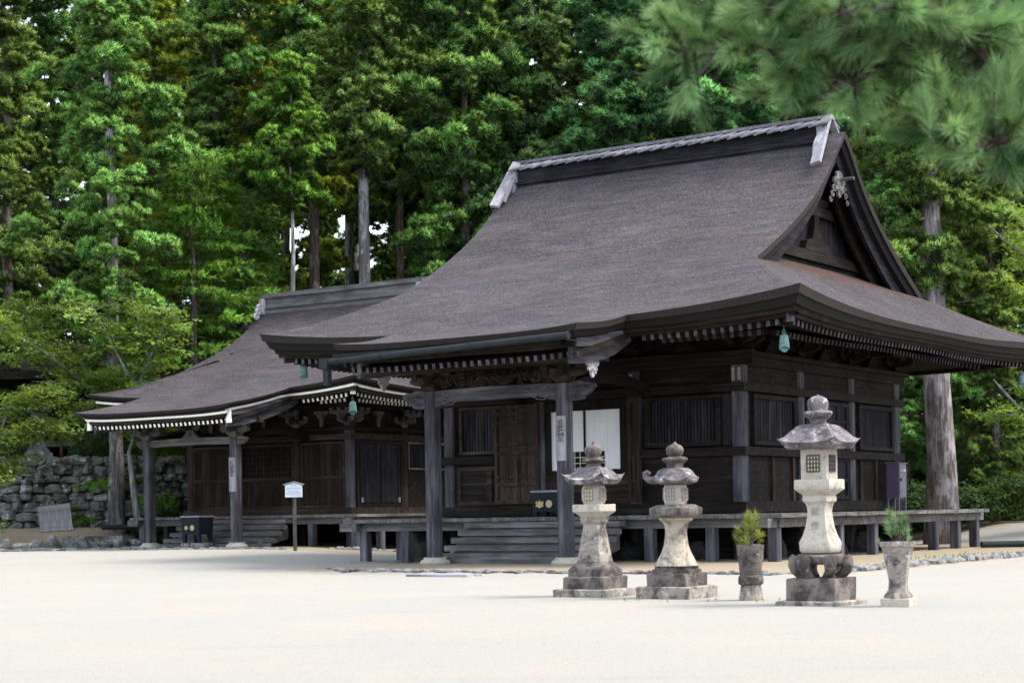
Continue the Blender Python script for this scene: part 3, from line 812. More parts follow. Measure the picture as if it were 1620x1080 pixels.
# frame of the walls
ZF = 1.1
PX1 = [0, -2.7, -5.39, -8.09]; PY1 = [0, 3.03, 6.06, 9.08]
for x in PX1:
    for y in PY1:
        if (x in (0, -8.09)) or (y in (0, 9.08)):
            m = MB(); pillar(m, x, y, .0, 4.66, .3, .14); H.p('pillar', m, W_POST['z'])
            # short paper slips pasted by pilgrims stay on the visible pillars
m = MB()
def belt(m, z0, z1, pr, ext=0):
    L, D, h = 8.09, 9.08, .15
    m.box(-L-h-pr-ext, h+pr+ext, -h-pr, -h+.03, z0, z1); m.box(h-.03, h+pr, -h+.03, D+h+pr+ext, z0, z1)
    m.box(-L-h-pr, -L-h+.03, -h+.03, D+h, z0, z1); m.box(-L-h, h-.03, D+h, D+h+pr, z0, z1)
belt(m, 1.12, 1.37, .09); b = MB(); belt(b, 2.42, 2.61, .08); m.add(b.v[8:], [tuple(i-8 for i in f) for f in b.f[6:]]); m.box(-8.32, -6.66, -.23, -.12, 2.42, 2.61); m.box(-2.48, .23, -.23, -.12, 2.42, 2.61); belt(m, 3.87, 4.06, .08, .0)
H.p('tie_rail', m, W_DARK['x'])
m = MB(); belt(m, 4.46, 4.67, .02, .25); belt(m, 4.675, 4.775, .14, .2); H.p('head_beam', m, W_DARK['x'])
m = MB()
planks(m, -8.09, 0, 4.06, 4.46, -.07, .21); planks(m, -8.09, -5.6, .95, 2.42, -.07); planks(m, -2.6, 0, 1.37, 2.42, -.05, .33)
b = MB(); planks(b, 0, 9.08, 4.06, 4.46, -.07, .21); planks(b, 0, 3.03, 1.37, 2.42, -.05, .3); planks(b, 6.06, 9.08, 1.37, 2.42, -.05, .3)
swapxy(b, 0); m.add(b.v, b.f)
m.box(-8.12, 0, 9.0, 9.06, .9, 4.7); m.box(-8.12, -8.06, 0, 9.05, .9, 4.7); m.box(-8.0, 0, .01, .04, 1.0, 4.6); m.box(-.04, -.01, .05, 9.0, 1.0, 4.6); m.box(-8.05, -.05, .05, 9.0, .9, 1.05)
m.box(-8.0, -.05, .1, 9.0, 4.70, 4.74)
H.p('wall_boards', m, W_DARK['x'])
# short writing-worn paper slips
m = MB()
for x, dx in ((0,-.08),(0,.07),(-2.7,-.06)): m.box(x+dx-.035, x+dx+.035, -.158, -.153, 4.12, 4.4)
H.p('paper_slip', m, plain('old_paper', (.2,.19,.17), (.3,.28,.25), 9, .8, 0))
m = MB()
for x, dx in ((0,-.08),(0,.07),(-2.7,-.06)):
    for k in range(4): m.box(x+dx-.02+.006*(k%2), x+dx+.018, -.161, -.1585, 4.16+.055*k, 4.18+.055*k)
H.p('slip_writing', m, INK)
# right front bay: vertical slat window
def slat_window(x0, x1, z0, z1, flank=False):
    m = MB(); frame(m, x0, x1, z0, z1, -.03, .1, .14); b = MB(); slats(b, x0+.1, x1-.1, z0+.1, z1-.1, -.06); s3 = MB(); s3.box(x0+.1, x1-.1, -.05, -.035, z0+.1, z1-.1)
    s3.box(x0-.3, x0, -.06, -.03, z0, z1); s3.box(x1, x1+.3, -.06, -.03, z0, z1)
    if flank: swapxy(m, 0); swapxy(b, 0); swapxy(s3, 0)
    wf = H.p('window', s3, W_BLUE['z']); H.p('window_frame', m, W_DARK['x'] if not flank else W_DARK['y'], parent=wf); H.p('slats', b, W_BLUE['z'], parent=wf)
slat_window(-2.35, -.42, 2.66, 3.82); slat_window(.4, 2.66, 2.66, 3.82, True); slat_window(6.45, 8.7, 2.66, 3.82, True)
# flank middle bay: panelled doors; battens on the lower boards
m = MB()
for x0, x1 in ((3.3, 4.52), (4.56, 5.8)):
    frame(m, x0, x1, 1.4, 3.82, -.06, .1, .07)
    for z in (1.85, 2.35, 2.8, 3.3): m.box(x0+.1, x1-.1, -.12, -.062, z, z+.08)
    m.box((x0+x1)/2-.04, (x0+x1)/2+.04, -.118, -.064, 1.5, 3.72); m.box(x0+.1, x1-.1, -.085, -.062, 1.5, 3.72)
swapxy(m, 0); H.p('door', m, W_BLUE['z'])
for y in (1.45, 2.55, 6.6, 7.6, 8.45):
    m = MB(); m.box(.055, .13, y-.06, y+.06, 1.372, 2.418); H.p('batten', m, W_BROWN['z'])
# centre bay: shoji screens, opened panel doors
m = MB(); m.box(-5.08, -3.12, -.02, .0, 2.2, 3.62); sh = H.p('shoji_screen', m, PAPER)
m = MB()
for x in (-4.7, -3.84, -3.5): m.box(x-.006, x+.006, -.028, -.021, 2.2, 3.62)
for z in (2.5, 2.9, 3.28): m.box(-5.08, -3.12, -.027, -.0215, z-.006, z+.006)
H.p('shoji_bars', m, plain('pale_bars', (.66,.66,.66), (.74,.74,.73), 3, .8, 0), parent=sh)
m = MB(); m.box(-4.15, -4.1, -.05, -.022, 2.2, 3.62); m.box(-5.2, -5.08, -.08, .0, 2.08, 3.86); m.box(-3.12, -2.82, -.08, .0, 2.08, 3.86)
m.box(-5.08, -3.12, -.08, .0, 3.62, 3.86); m.box(-5.08, -3.12, -.09, .0, 2.08, 2.2); H.p('screen_frame', m, W_DARK['z'], parent=sh)
m = MB(); m.box(-4.45, -3.58, -.034, -.0285, 2.22, 2.64); H.p('opening_shade', m, DARKVOID, parent=sh)  # near-black panel, the shade behind the opening put into its colour
m = MB()
for x in (-4.4, -4.25, -3.85): m.box(x-.01, x+.01, -.057, -.0515, 2.22, 2.64)
for z in (2.22, 2.36, 2.5): m.box(-4.45, -3.58, -.058, -.052, z-.01, z+.01)
H.p('shoji_grille', m, CREAM, parent=sh)
m = MB(); planks(m, -5.3, -2.8, 1.37, 2.08, -.03, .14); H.p('kick_boards', m, W_BROWN['x'])
def panel_door(x0, x1, z0, z1, y, rows, name='door'):
    m = MB(); m.box(x0+.05, x1-.05, y-.03, y, z0+.05, z1-.05); frame(m, x0, x1, z0, z1, y-.03, .09, .05)
    for r in rows: m.box(x0+.09, x1-.09, y-.078, y-.032, r, r+.07)
    m.box((x0+x1)/2-.035, (x0+x1)/2+.035, y-.074, y-.033, z0+.45, z0+1.1)
    H.p(name, m, W_BROWN['z'])
panel_door(-6.62, -5.34, 1.42, 3.84, -.17, (1.86, 2.05, 2.62, 2.85, 3.38, 3.58)); panel_door(-2.82, -2.5, 1.42, 3.84, -.17, (1.86, 2.45, 2.85, 3.4))
# left front bay: window over panels
m = MB(); frame(m, -7.75, -6.66, 2.66, 3.84, -.03, .08, .12); wf = H.p('window', m, W_BROWN['x'])
m = MB(); slats(m, -7.67, -6.74, 2.74, 3.76, -.05, .09, .075); m.box(-7.67, -6.74, -.045, -.03, 2.74, 3.76); H.p('slats', m, W_BLUE['z'], parent=wf)
m = MB(); frame(m, -7.85, -5.5, 1.4, 2.36, -.06, .1, .06); m.box(-6.95, -6.8, -.118, -.062, 1.5, 2.26); m.box(-7.75, -6.95, -.09, -.062, 1.9, 1.95); H.p('panel_frame', m, W_BROWN['x'])
# bracket sets and struts between them, eave purlin
for x in PX1:
    m = MB(); bracket(m, x, 0, 4.78, .95); H.p('bracket', m, W_DARK['x'])
for y in PY1[1:]:
    m = MB(); bracket(m, 0, y, 4.78, .95, 1, 0); H.p('bracket', m, W_DARK['y'])
m = MB(); bracket(m, 0, 0, 4.78, .95, 1, 0); arm(m, (.3,-.3,4.95), Vector((.707,-.707,0)), 1.4, .14, .18); block(m, .6, -.6, 5.12, .2, .14); H.p('bracket', m, W_DARK['y'])
for x in (-1.35, -4.05, -6.74):
    m = MB(); m.prism([(-.4,0),(.4,0),(.28,.12),(.15,.26),(-.15,.26),(-.28,.12)], (x, -.05, 4.78), (1,0,0), (0,0,1), (0,-1,0), .12); block(m, x, -.05, 5.05, .2, .13); H.p('frog_leg_strut', m, W_DARK['x'])
for y in (1.5, 4.5, 7.5):
    m = MB(); m.prism([(-.4,0),(.4,0),(.28,.12),(.15,.26),(-.15,.26),(-.28,.12)], (.05, y, 4.78), (0,1,0), (0,0,1), (1,0,0), .12); block(m, .05, y, 5.05, .2, .13); arm(m, (.35, y, 5.1), (1,0,0), .9, .12, .15); H.p('frog_leg_strut', m, W_DARK['y'])
m = MB(); m.box(-8.9, .75, -.62, -.44, 5.43, 5.6); m.box(.44, .62, -.44, 9.9, 5.43, 5.6); m.box(-8.2, .1, .06, .1, 4.78, 5.8); m.box(-.1, -.06, .1, 9, 4.78, 5.8); H.p('eave_purlin', m, W_DARK['x'])
# veranda, stairs, porch
veranda(H, L1, D1, 1.94, 1.094, None, [1.6, .1, -1.45, -6.3+.0, -8.3, -9.6], [0, 1.6, 3.6, 5.6, 7.6, 9.2, 10.65])
stairs(H, XC1, 2.12, -1.9, 6, .245, 1.094, .05)
porch(H, rf1, XC1, 1.775, 3.83, 3.98, .37, .05, .285, 3.95, True, -.27)
# low block stones under the floor and skirting between posts
m = MB(); m.box(-8.0, .0, .3, .36, 0, 1.0); m.box(-.36, -.3, .3, 9, 0, 1.0); H.p('underfloor_boards', m, W_DARK['x'])
# rain gutter along the porch eave
m = MB(); zA, zB = rf1.zf(rf1.T)-.25, rf1.zf(rf1.T)-.25; yg = rf1.yc-rf1.T-.05
P = [(XC1-rf1.K-.05+(2*rf1.K-.0)*i/16, yg, zA-.06+(.16)*i/16) for i in range(17)]
m.tube(P, .075, 10); e = P[-1]; m.tube([(e[0]-.01, yg, e[2]), (e[0]+.012, yg, e[2])], .088, 12)
for q in P[1::3]:
    m.box(q[0]-.012, q[0]+.012, yg-.08, yg+.35, q[2]-.1, q[2]-.085); m.tube([(q[0]-.015,yg,q[2]),(q[0]+.015,yg,q[2])], .082, 10)
H.p('gutter', m, GUTTER, smooth=False)
m = MB(); q = P[0]; m.box(q[0]-.1, q[0]+.12, yg-.11, yg+.11, q[2]-.16, q[2]+.08); m.box(q[0]-.02, q[0]+.12, yg-.07, yg+.07, q[2]-.52, q[2]-.16); H.p('downspout', m, GUTTER)
m = MB(); m.box(XC1-rf1.K+.1, XC1+rf1.K-.1, rf1.yc-rf1.T+.02, rf1.yc-rf1.T+.05, zA+.06, zA+.1); H.p('eave_flashing', m, GUTTER)
H1 = H

# ================= far hall
H = hall('temple_hall', C2, G2, 'smaller timber temple hall with white-tipped rafters and lattice walls')
XC2 = -3.5; ZB = 1.24
rf2 = Roof(XC2, 4.1, 5.83, 6.66, 3.8, 4.4, 3.25, 9.5,
           [(0,8.9),(.44,8.33),(1.49,7.5),(2.67,6.88),(3.8,6.4),(4.4,6.14),(6.66,5.16),(8.0,4.8),(9.5,4.5)], .3, .05)
rf2.tmid = .82; build_roof(H, rf2, .2)
eave_timber(H, rf2, (2.56, 2.33), WHITE, -.195, .185, -.41, .085, .11)
for s_ in (1, -1): gable_end(H, rf2, s_, 8.85)
m = MB(); m.box(XC2-3.5, XC2+3.5, 4.1-.28, 4.1+.28, 8.45, 8.78); m.box(XC2-3.4, XC2+3.4, 4.1-.36, 4.1+.36, 8.7, 8.75); m.box(XC2-3.45, XC2+3.45, 4.1-.2, 4.1+.2, 8.78, 9.08); H.p('ridge_box', m, W_GREY['x'])
m = MB(); m.box(XC2-3.65, XC2+3.65, 4.1-.3, 4.1+.3, 9.08, 9.2); m.box(XC2-3.68, XC2+3.68, 4.1-.14, 4.1+.14, 9.2, 9.27); H.p('ridge_cap', m, W_GREY['x'])
for sx in (-1, 1):
    m = MB(); x = XC2+sx*3.55
    m.box(x-.08, x+.08, 4.1-.4, 4.1+.4, 8.55, 9.07)
    for sg in (-1, 1):
        for k in range(3): swirl(m, (x+sx*.02, 4.1+sg*(.48+.08*k), 8.78-.17*k), (0,1,0), (0,0,1), (1,0,0), .13, 1.4, .055, 0, sg)
    for k in (-.3, 0, .3): m.box(x-.1, x+.1, 4.1+k-.05, 4.1+k+.05, 8.5, 9.06)
    H.p('ridge_end_board', m, W_PALE['z'])
PX2 = [0, -2.17, -5.0, -7.0]; PY2 = [0, 2.75, 5.5, 8.2]
for x in PX2:
    for y in PY2:
        if x in (0, -7.0) or y in (0, 8.2):
            m = MB(); pillar(m, x, y, .2, 4.06, .27, .14); H.p('pillar', m, W_BROWN['z'] if (x, y) != (0, 0) else W_POST['z'])
def belt2(m, z0, z1, pr, ext=0):
    L, D, h = 7.0, 8.2, .135
    m.box(-L-h-pr-ext, h+pr+ext, -h-pr, -h+.03, z0, z1); m.box(h-.03, h+pr, -h+.03, D+h+pr+ext, z0, z1); m.box(-L-h-pr, -L-h+.03, -h+.03, D+h, z0, z1); m.box(-L-h, h-.03, D+h, D+h+pr, z0, z1)
m = MB(); belt2(m, 1.26, 1.46, .09); belt2(m, 3.66, 3.84, .06); H.p('tie_rail', m, W_BROWN['x'])
m = MB(); belt2(m, 3.95, 4.08, .02, .2); H.p('head_beam', m, W_DARK['x'])
m = MB(); planks(m, -7, 0, 4.06, 4.8, .0, .25); planks(m, -7, 0, 3.84, 3.95, -.04, .2); b = MB(); planks(b, 0, 8.2, 4.06, 4.8, 0, .25); planks(b, 0, 8.2, 3.84, 3.95, -.04, .2); planks(b, 2.8, 8.2, 1.46, 2.7, -.05, .26); swapxy(b, 0); m.add(b.v, b.f)
m.box(-7.03, 0, 8.1, 8.15, 1.0, 4.8); m.box(-7.03, -6.98, 0, 8.1, 1.0, 4.8); m.box(-.05, -.02, .05, 8.1, 1.0, 4.8); m.box(-7, 0, .1, 8, 1.05, 1.15)
m.box(-6.95, -.06, .05, 8.05, 4.62, 4.66); H.p('wall_boards', m, W_DARK['x'])
m = MB(); m.box(-6.95, -.06, .14, .17, 1.2, 4.0); H.p('interior_shade', m, DARKVOID)  # near-black panel behind the lattices, indoor shade put into its colour
def lat(x0, x1, coarse):
    m = MB(); frame(m, x0, x1, 1.47, 3.6, -.02, .07, .08); m.box(x0+.07, x1-.07, -.1, -.02, 2.4, 2.49); o = H.p('lattice_panel', m, W_BROWN['x'])
    m = MB(); lattice(m, x0+.08, x1-.08, 1.55, 2.39, -.04, .07, .075, .027)
    if not coarse: lattice(m, x0+.08, x1-.08, 2.5, 3.52, -.04, .07, .075, .027)
    H.p('lattice', m, W_BROWN['z'], parent=o)
    if coarse:
        m = MB(); lattice(m, x0+.08, x1-.08, 2.5, 3.52, -.04, .16, .16, .022); H.p('open_lattice', m, W_BROWN['z'], parent=o)
lat(-2.0, -.16, False); lat(-4.84, -2.33, True); lat(-6.84, -5.16, False)
m = MB()
for x0, x1 in ((.35, 1.42), (1.45, 2.52)):
    m.box(x0, x1, -.09, -.03, 1.6, 3.52); m.box(x0+.03, x0+.12, -.11, -.088, 1.6, 3.52); m.box(x1-.12, x1-.03, -.11, -.088, 1.6, 3.52)
    for z in (1.62, 3.4): m.box(x0+.12, x1-.12, -.108, -.089, z, z+.1)
swapxy(m, 0); H.p('door', m, W_BLUE['z'])
m = MB(); frame(m, .2, 2.66, 1.47, 3.64, -.03, .12, .1); swapxy(m, 0); H.p('door_frame', m, W_DARK['z'])
m = MB()
for y in (.4, 2.36): m.box(.115, .122, y, y+.12, 1.62, 1.78)
H.p('hinge_plate', m, COPPER)
m = MB(); frame(m, 2.95, 5.3, 2.7, 3.64, -.03, .07, .08); swapxy(m, 0); wf = H.p('window', m, W_GREY['y'])
m = MB(); slats(m, 3.02, 5.23, 2.77, 3.57, -.05); m.box(3.02, 5.23, -.045, -.03, 2.77, 3.57); swapxy(m, 0); H.p('slats', m, W_BLUE['z'], parent=wf)
for x in PX2:
    m = MB(); bracket(m, x, 0, 4.07, .85); H.p('bracket', m, W_GREY['x'])
for y in PY2[1:]:
    m = MB(); bracket(m, 0, y, 4.07, .85, 1, 0); H.p('bracket', m, W_GREY['y'])
m = MB(); bracket(m, 0, 0, 4.07, .85, 1, 0); arm(m, (.3,-.3,4.22), Vector((.707,-.707,0)), 1.2, .12, .16); H.p('bracket', m, W_GREY['y'])
for x in (-1.1, -3.6, -6):
    m = MB(); m.box(x-.08, x+.08, -.1, -.02, 4.08, 4.35); block(m, x, -.07, 4.35, .22, .14); arm(m, (x,-.07,4.47), (1,0,0), .55, .1, .13); H.p('strut', m, W_GREY['z'])
for y in (1.4, 4.1, 6.8):
    m = MB(); m.box(.02, .1, y-.08, y+.08, 4.08, 4.35); block(m, .07, y, 4.35, .22, .14); arm(m, (.07,y,4.47), (0,1,0), .55, .1, .13); H.p('strut', m, W_GREY['z'])
m = MB(); m.box(-7.7, .55, -.53, -.39, 4.66, 4.8); m.box(.39, .53, -.39, 8.8, 4.66, 4.8); H.p('eave_purlin', m, W_DARK['x'])
veranda(H, L2, D2, 1.5, 1.25, None, [1.15, -.6, -6.0, -8.15], [0, 1.9, 3.9, 6, 8])
stairs(H, XC2, 2.25, -1.45, 5, .28, 1.25, .27)
porch(H, rf2, XC2, 1.88, 3.6, 3.7, .22, .26, .28, 3.72, False, -.2)
H2 = H

# ------------------------------------------------------------------ stone lanterns and pots
def ring(half, z, sides=4, rd=0.0, lift=0.0, N=48, lobes=0, la=0):
    out = []; c = 1/math.cos(math.pi/sides)-1
    for i in range(N):
        th = 2*math.pi*i/N; u = ((th+math.pi/sides) % (2*math.pi/sides)) - math.pi/sides
        rp = 1/math.cos(u); k = (rp-1)/c
        r = half*(rp*(1-rd) + (1.06)*rd)
        if rd > 0 and rd < 1: r = half*min(rp, 1+c*(1-rd))*(1-rd*.3) + half*rd*.3*1.04
        if lobes: r *= 1+la*abs(math.sin(lobes*th/2))
        out.append((r*math.cos(th), r*math.sin(th), z + lift*k**1.7))
    return out
def turned(levels, sides=4, **kw):
    m = MB(); m.loft([ring(l[0], l[1], sides, *(l[2:])) for l in levels]); return m
def rough_up(m, amp, sc=9, seed=0):
    from mathutils import noise
    m.v = [tuple(Vector(p) + noise.noise_vector(Vector(p)*sc+Vector((seed,0,0)))*amp + noise.noise_vector(Vector(p)*sc*3)*amp*.4) for p in m.v]
    return m
def lantern(px, d, label, spec):
    x = pix(px, d); o = empty('stone_lantern', (x, d, gz(x, d)), TH, label, 'stone lantern', 'stone lanterns in front of the large hall')
    for nm, lv, sides, mat, amp in spec['parts']:
        m = turned(lv, sides); rough_up(m, amp, 8, px)
        autosmooth(part(nm, m, mat, o), 38)
    return o
def lwin(o, half, z0, z1, w_, paper, nx, nz, barm, b=.009, faces=(0,1,2,3)):
    for k in faces:
        a = k*math.pi/2; rot = Matrix.Rotation(a, 4, 'Z')
        m = MB(); m.box(-w_, w_, -half-.004, -half+.02, z0, z1); m.v = [tuple(rot @ Vector(p)) for p in m.v]
        wn = part('fire_window', m, paper, o)
        m = MB()
        for i in range(nx+1):
            xx = -w_+2*w_*i/nx; m.box(xx-b, xx+b, -half-.016, -half-.0045, z0-b, z1+b)
        for i in range(nz+1):
            zz = z0+(z1-z0)*i/nz; m.box(-w_+b, w_-b, -half-.0155, -half-.005, zz-b, zz+b)
        m.v = [tuple(rot @ Vector(p)) for p in m.v]; part('window_grille', m, barm, wn)
OLDPAPER = plain('yellowed_paper', (.5,.45,.25), (.6,.55,.33), 6, .8, 0)
GREYPAPER = plain('grey_paper', (.3,.32,.33), (.4,.42,.42), 6, .8, 0)
GRILLE = plain('dark_grille', (.03,.027,.03), (.06,.055,.06), 20, .7, 0)
STGRILLE = plain('stone_grille', (.15,.13,.12), (.25,.22,.19), 30, .9, 0)
k = .00233/1.388; q = .00233
def A(h, y, *a): return (h*k, (1024-y)*q, *a)
def finialA(q_, k_, base, ys, rs): return [(r*q_, (base-y)*q_, 1.0) for y, r in zip(ys, rs)]
spA = {'parts': [
  ('ground_slab', [A(262,1034), A(262,982), A(250,978)], 4, ST_MID, .008),
  ('base', [A(198,980), A(198,908), A(190,902), A(166,900), A(164,862), A(156,846,.2), A(120,822,.2), A(110,814)], 4, ST_DARK, .012),
  ('shaft', [A(108,816), A(106,800), A(95,740), A(80,660), A(70,610), A(68,588), A(84,574), A(86,572), A(86,542), A(84,538)], 4, ST_MID, .006),
  ('platform', [A(86,540), A(92,534), A(122,516), A(133,508), A(133,470), A(128,466)], 4, ST_LIGHT, .004),
  ('fire_box', [A(74,468,.55), A(80,460,.6), A(86,440,.6), A(87,400,.6), A(86,366,.6), A(78,350,.6), A(70,344,.6)], 4, ST_LIGHT, .003),
  ('lantern_roof', [A(70,346), A(170,345,0,.055), A(186,328,0,.1), A(197,317,0,.098), A(178,316,0,.075), A(140,300,0,.045), A(115,270,0,.025), A(100,246,0,.01), A(85,240), A(40,238)], 4, ST_ROOF, .006),
  ('finial', finialA(q, k, 1024, [240,232,222,214,210,200,190,184,178,170,158,140,124,112,106,102,96,88,80], [48,46,42,44,58,68,66,44,38,40,46,50,48,38,26,14,9,9,3]), 4, ST_DARK, .006)]}
o = lantern(940, 25.2, 'stone lantern with a square upturned roof, nearest the hall steps', spA)
lwin(o, 86*k, (1024-440)*q, (1024-372)*q, 34*k*1.2, OLDPAPER, 3, 3, STGRILLE, .007)
k = .002247/1.388; q = .002247
def B(h, y, *a): return (h*k*1.2, (1040-y)*q, *a)
def B4(h, y, *a): return (h*k, (1040-y)*q, *a)
lob = (0,0,48,12,.06)
spB = {'parts': [
  ('ground_slab', [B4(252,1060), B4(252,972), B4(240,967)], 4, ST_MID, .008),
  ('base', [B4(188,970), B4(188,894), B4(182,888)], 4, ST_DARK, .012),
  ('base_ring', [B(150,890), B(150,866), B(133,862), B(131,846), B(126,838)], 6, ST_DARK, .008),
  ('shaft', [(r*q, (1040-y)*q, 1.0) for y, r in ((845,130),(836,128),(820,114),(795,100),(760,84),(720,72),(680,65),(640,62),(600,66),(580,76),(570,90),(566,97),(548,97),(544,90))], 6, ST_MIX, .006),
  ('platform', [B(112,552), B(140,548), B(146,545), B(160,530), B(162,500), B(158,490), B(140,486), B(120,476), B(100,473)], 6, ST_DARK, .008),
  ('fire_box', [B4(76,474,.5), B4(82,466,.6), B4(88,440,.6), B4(88,400,.6), B4(86,368,.6), B4(78,350,.6)], 4, ST_LIGHT, .003),
  ('lantern_roof', [B(80,352), B(120,346,0,.02), B(142,338,0,.04), B(147,326,0,.045), B(140,318,0,.03), B(124,300,0,.01), B(108,270,.15), B(92,256,.3), B(76,250,.4), B(40,248,.5)], 6, ST_ROOF, .008),
  ('finial', finialA(q, k, 1040, [250,242,236,228,222,214,200,190,184,180,172,160,140,124,112,104,96,88], [44,44,48,46,50,62,74,72,50,36,42,48,50,46,34,16,8,2]), 4, ST_DARK, .006)]}
o = lantern(1069, 24.3, 'stone lantern with one curled roof corner, between two other lanterns', spB)
lwin(o, 88*k, (1040-442)*q, (1040-374)*q, 34*k*1.2, GREYPAPER, 3, 3, STGRILLE, .007)
m = MB(); a = math.pi + R(30)
for aa, s_ in ((math.pi-TH*0+R(30), 1.0),):
    dx = Vector((math.cos(aa), math.sin(aa), 0)); r0 = 147*k*1.2*1.1
    base = dx*(r0*.8)+Vector((0,0,(1040-318)*q))
    m.tube([base, base+dx*.05+Vector((0,0,-.012)), base+dx*.11+Vector((0,0,.0)), base+dx*.16+Vector((0,0,.04)), base+dx*.165+Vector((0,0,.085)), base+dx*.13+Vector((0,0,.105)), base+dx*.1+Vector((0,0,.085)), base+dx*.115+Vector((0,0,.06))], [.06,.055,.045,.04,.036,.032,.028,.02], 8)
autosmooth(part('roof_curl', rough_up(m, .003), ST_ROOF, o), 40)
k = .002761/1.388; q = .002761
def Cc(h, y, *a): return (h*k, (1008-y)*q, *a)
spC = {'parts': [
  ('ground_slab', [Cc(214,1024), Cc(214,992), Cc(206,988)], 4, ST_MID, .008),
  ('base', [Cc(163,990), Cc(163,894), Cc(158,888)], 4, ST_DARK, .01),
  ('shaft', [Cc(78,779,.3), Cc(96,775,.3), Cc(105,764,.3), Cc(105,742,.2), Cc(98,728), Cc(82,700), Cc(68,660), Cc(60,620), Cc(57,595), Cc(60,570), Cc(68,552), Cc(78,545), Cc(79,526), Cc(74,518)], 4, ST_LIGHT, .004),
  ('platform', [Cc(74,520), Cc(84,512), Cc(112,494), Cc(117,488), Cc(117,452), Cc(113,447)], 4, ST_LIGHT, .003),
  ('fire_box', [Cc(85,448), Cc(85,310)], 4, ST_LIGHT, .002),
  ('lantern_roof', [Cc(84,312), Cc(150,310), Cc(172,302,0,.04), Cc(196,284,0,.062), Cc(184,282,0,.05), Cc(160,266,0,.032), Cc(130,236,0,.02), Cc(100,212,0,.01), Cc(80,202), Cc(50,199), Cc(50,196), Cc(40,195)], 4, ST_ROOF, .005),
  ('finial', finialA(q, k, 1008, [200,194,186,178,172,164,150,142,138,130,116,100,86,76,70,64], [38,36,34,36,44,54,62,58,42,42,45,44,38,24,10,2]), 4, ST_ROOF, .006)]}
ENGR = plain('engraved_stone', (.2,.18,.15), (.3,.27,.23), 20, .9, 0)
o = lantern(1297, 22.0, 'tallest stone lantern, with a wide smooth roof, standing on curved legs', spC)
lwin(o, 85*k, (1008-412)*q, (1008-340)*q, 41*k, OLDPAPER, 4, 4, GRILLE, .008)
m = turned([Cc(120,826,.8), Cc(136,822,.8), Cc(146,808,.8), Cc(144,792,.8), Cc(132,783,.8), Cc(90,780,.8)], 4); autosmooth(part('leg_ring', rough_up(m, .006), ST_DARK, o), 40)
for i in range(6):
    a = R(60*i+15); dx = Vector((math.cos(a), math.sin(a), 0)); s_ = q
    m = MB(); P = [dx*r*s_*.82+Vector((0,0,(1008-y)*s_)) for r, y in ((128,800),(142,815),(146,832),(140,850),(124,866),(104,880),(92,890))]
    m.tube(P, [.085,.085,.078,.07,.062,.06,.066], 10); autosmooth(part('leg', rough_up(m, .004), ST_DARK, o), 50)
for ch, zz in (('献', (1008-592)*q), ('燈', (1008-657)*q)):
    me = text_mesh(ch, .115, ENGR, 'inscription'); i_ = link('inscription', me, o); hh = 58.5*k if ch == '献' else 67*k
    i_.location = (-.01, -hh-.004, zz); i_.rotation_euler = (R(90 - (0 if ch == '献' else 6)), 0, 0)
# stone planters with pine seedlings
def needles(n, ln, wd, spread=1.0):
    """triangles (n,3,3) radiating from around a short stem along +Z"""
    ph = rng.uniform(0, 2*np.pi, n); el = rng.uniform(.15, 1.15, n)*spread; z0 = rng.uniform(0, ln*.7, n)
    d = np.stack([np.sin(el)*np.cos(ph), np.sin(el)*np.sin(ph), np.cos(el)], 1); L = ln*rng.uniform(.7, 1.1, n)[:,None]
    p = np.zeros((n,3)); p[:,2] = z0; tip = p + d*L
    s = np.cross(d, rng.normal(size=(n,3))); s /= np.linalg.norm(s, axis=1)[:,None]; s *= wd/2
    return np.stack([p-s, p+s, tip], 1)
def tri_mesh(name, T, tint, mat, N=None):
    me = bpy.data.meshes.new(name); n = len(T)
    me.vertices.add(n*3); me.vertices.foreach_set('co', T.reshape(-1).astype(np.float32))
    me.loops.add(n*3); me.loops.foreach_set('vertex_index', np.arange(n*3, dtype=np.int32))
    me.polygons.add(n); me.polygons.foreach_set('loop_start', np.arange(0, n*3, 3, dtype=np.int32))
    me.update(calc_edges=True); me.materials.append(mat)
    a = me.attributes.new('tint', 'FLOAT', 'FACE'); a.data.foreach_set('value', np.clip(tint, 0, 1).astype(np.float32))
    me.validate()
    if N is not None:
        N = N.reshape(-1,3); N = N/np.maximum(np.linalg.norm(N, axis=1), 1e-6)[:,None]; me.normals_split_custom_set_from_vertices(N.tolist())
    return me
def rotm(d, roll):
    d = np.array(d, float); d /= np.linalg.norm(d); h = np.array([1.,0,0]) if abs(d[2]) > .95 else np.array([0,0,1.])
    x = np.cross(h, d); x /= np.linalg.norm(x); y = np.cross(d, x); c, s = math.cos(roll), math.sin(roll)
    return np.stack([x*c+y*s, -x*s+y*c, d], 1)
def place(T, p, d, sc=1.0, roll=0): return (T.reshape(-1,3)*sc) @ rotm(d, roll).T + np.array(p)
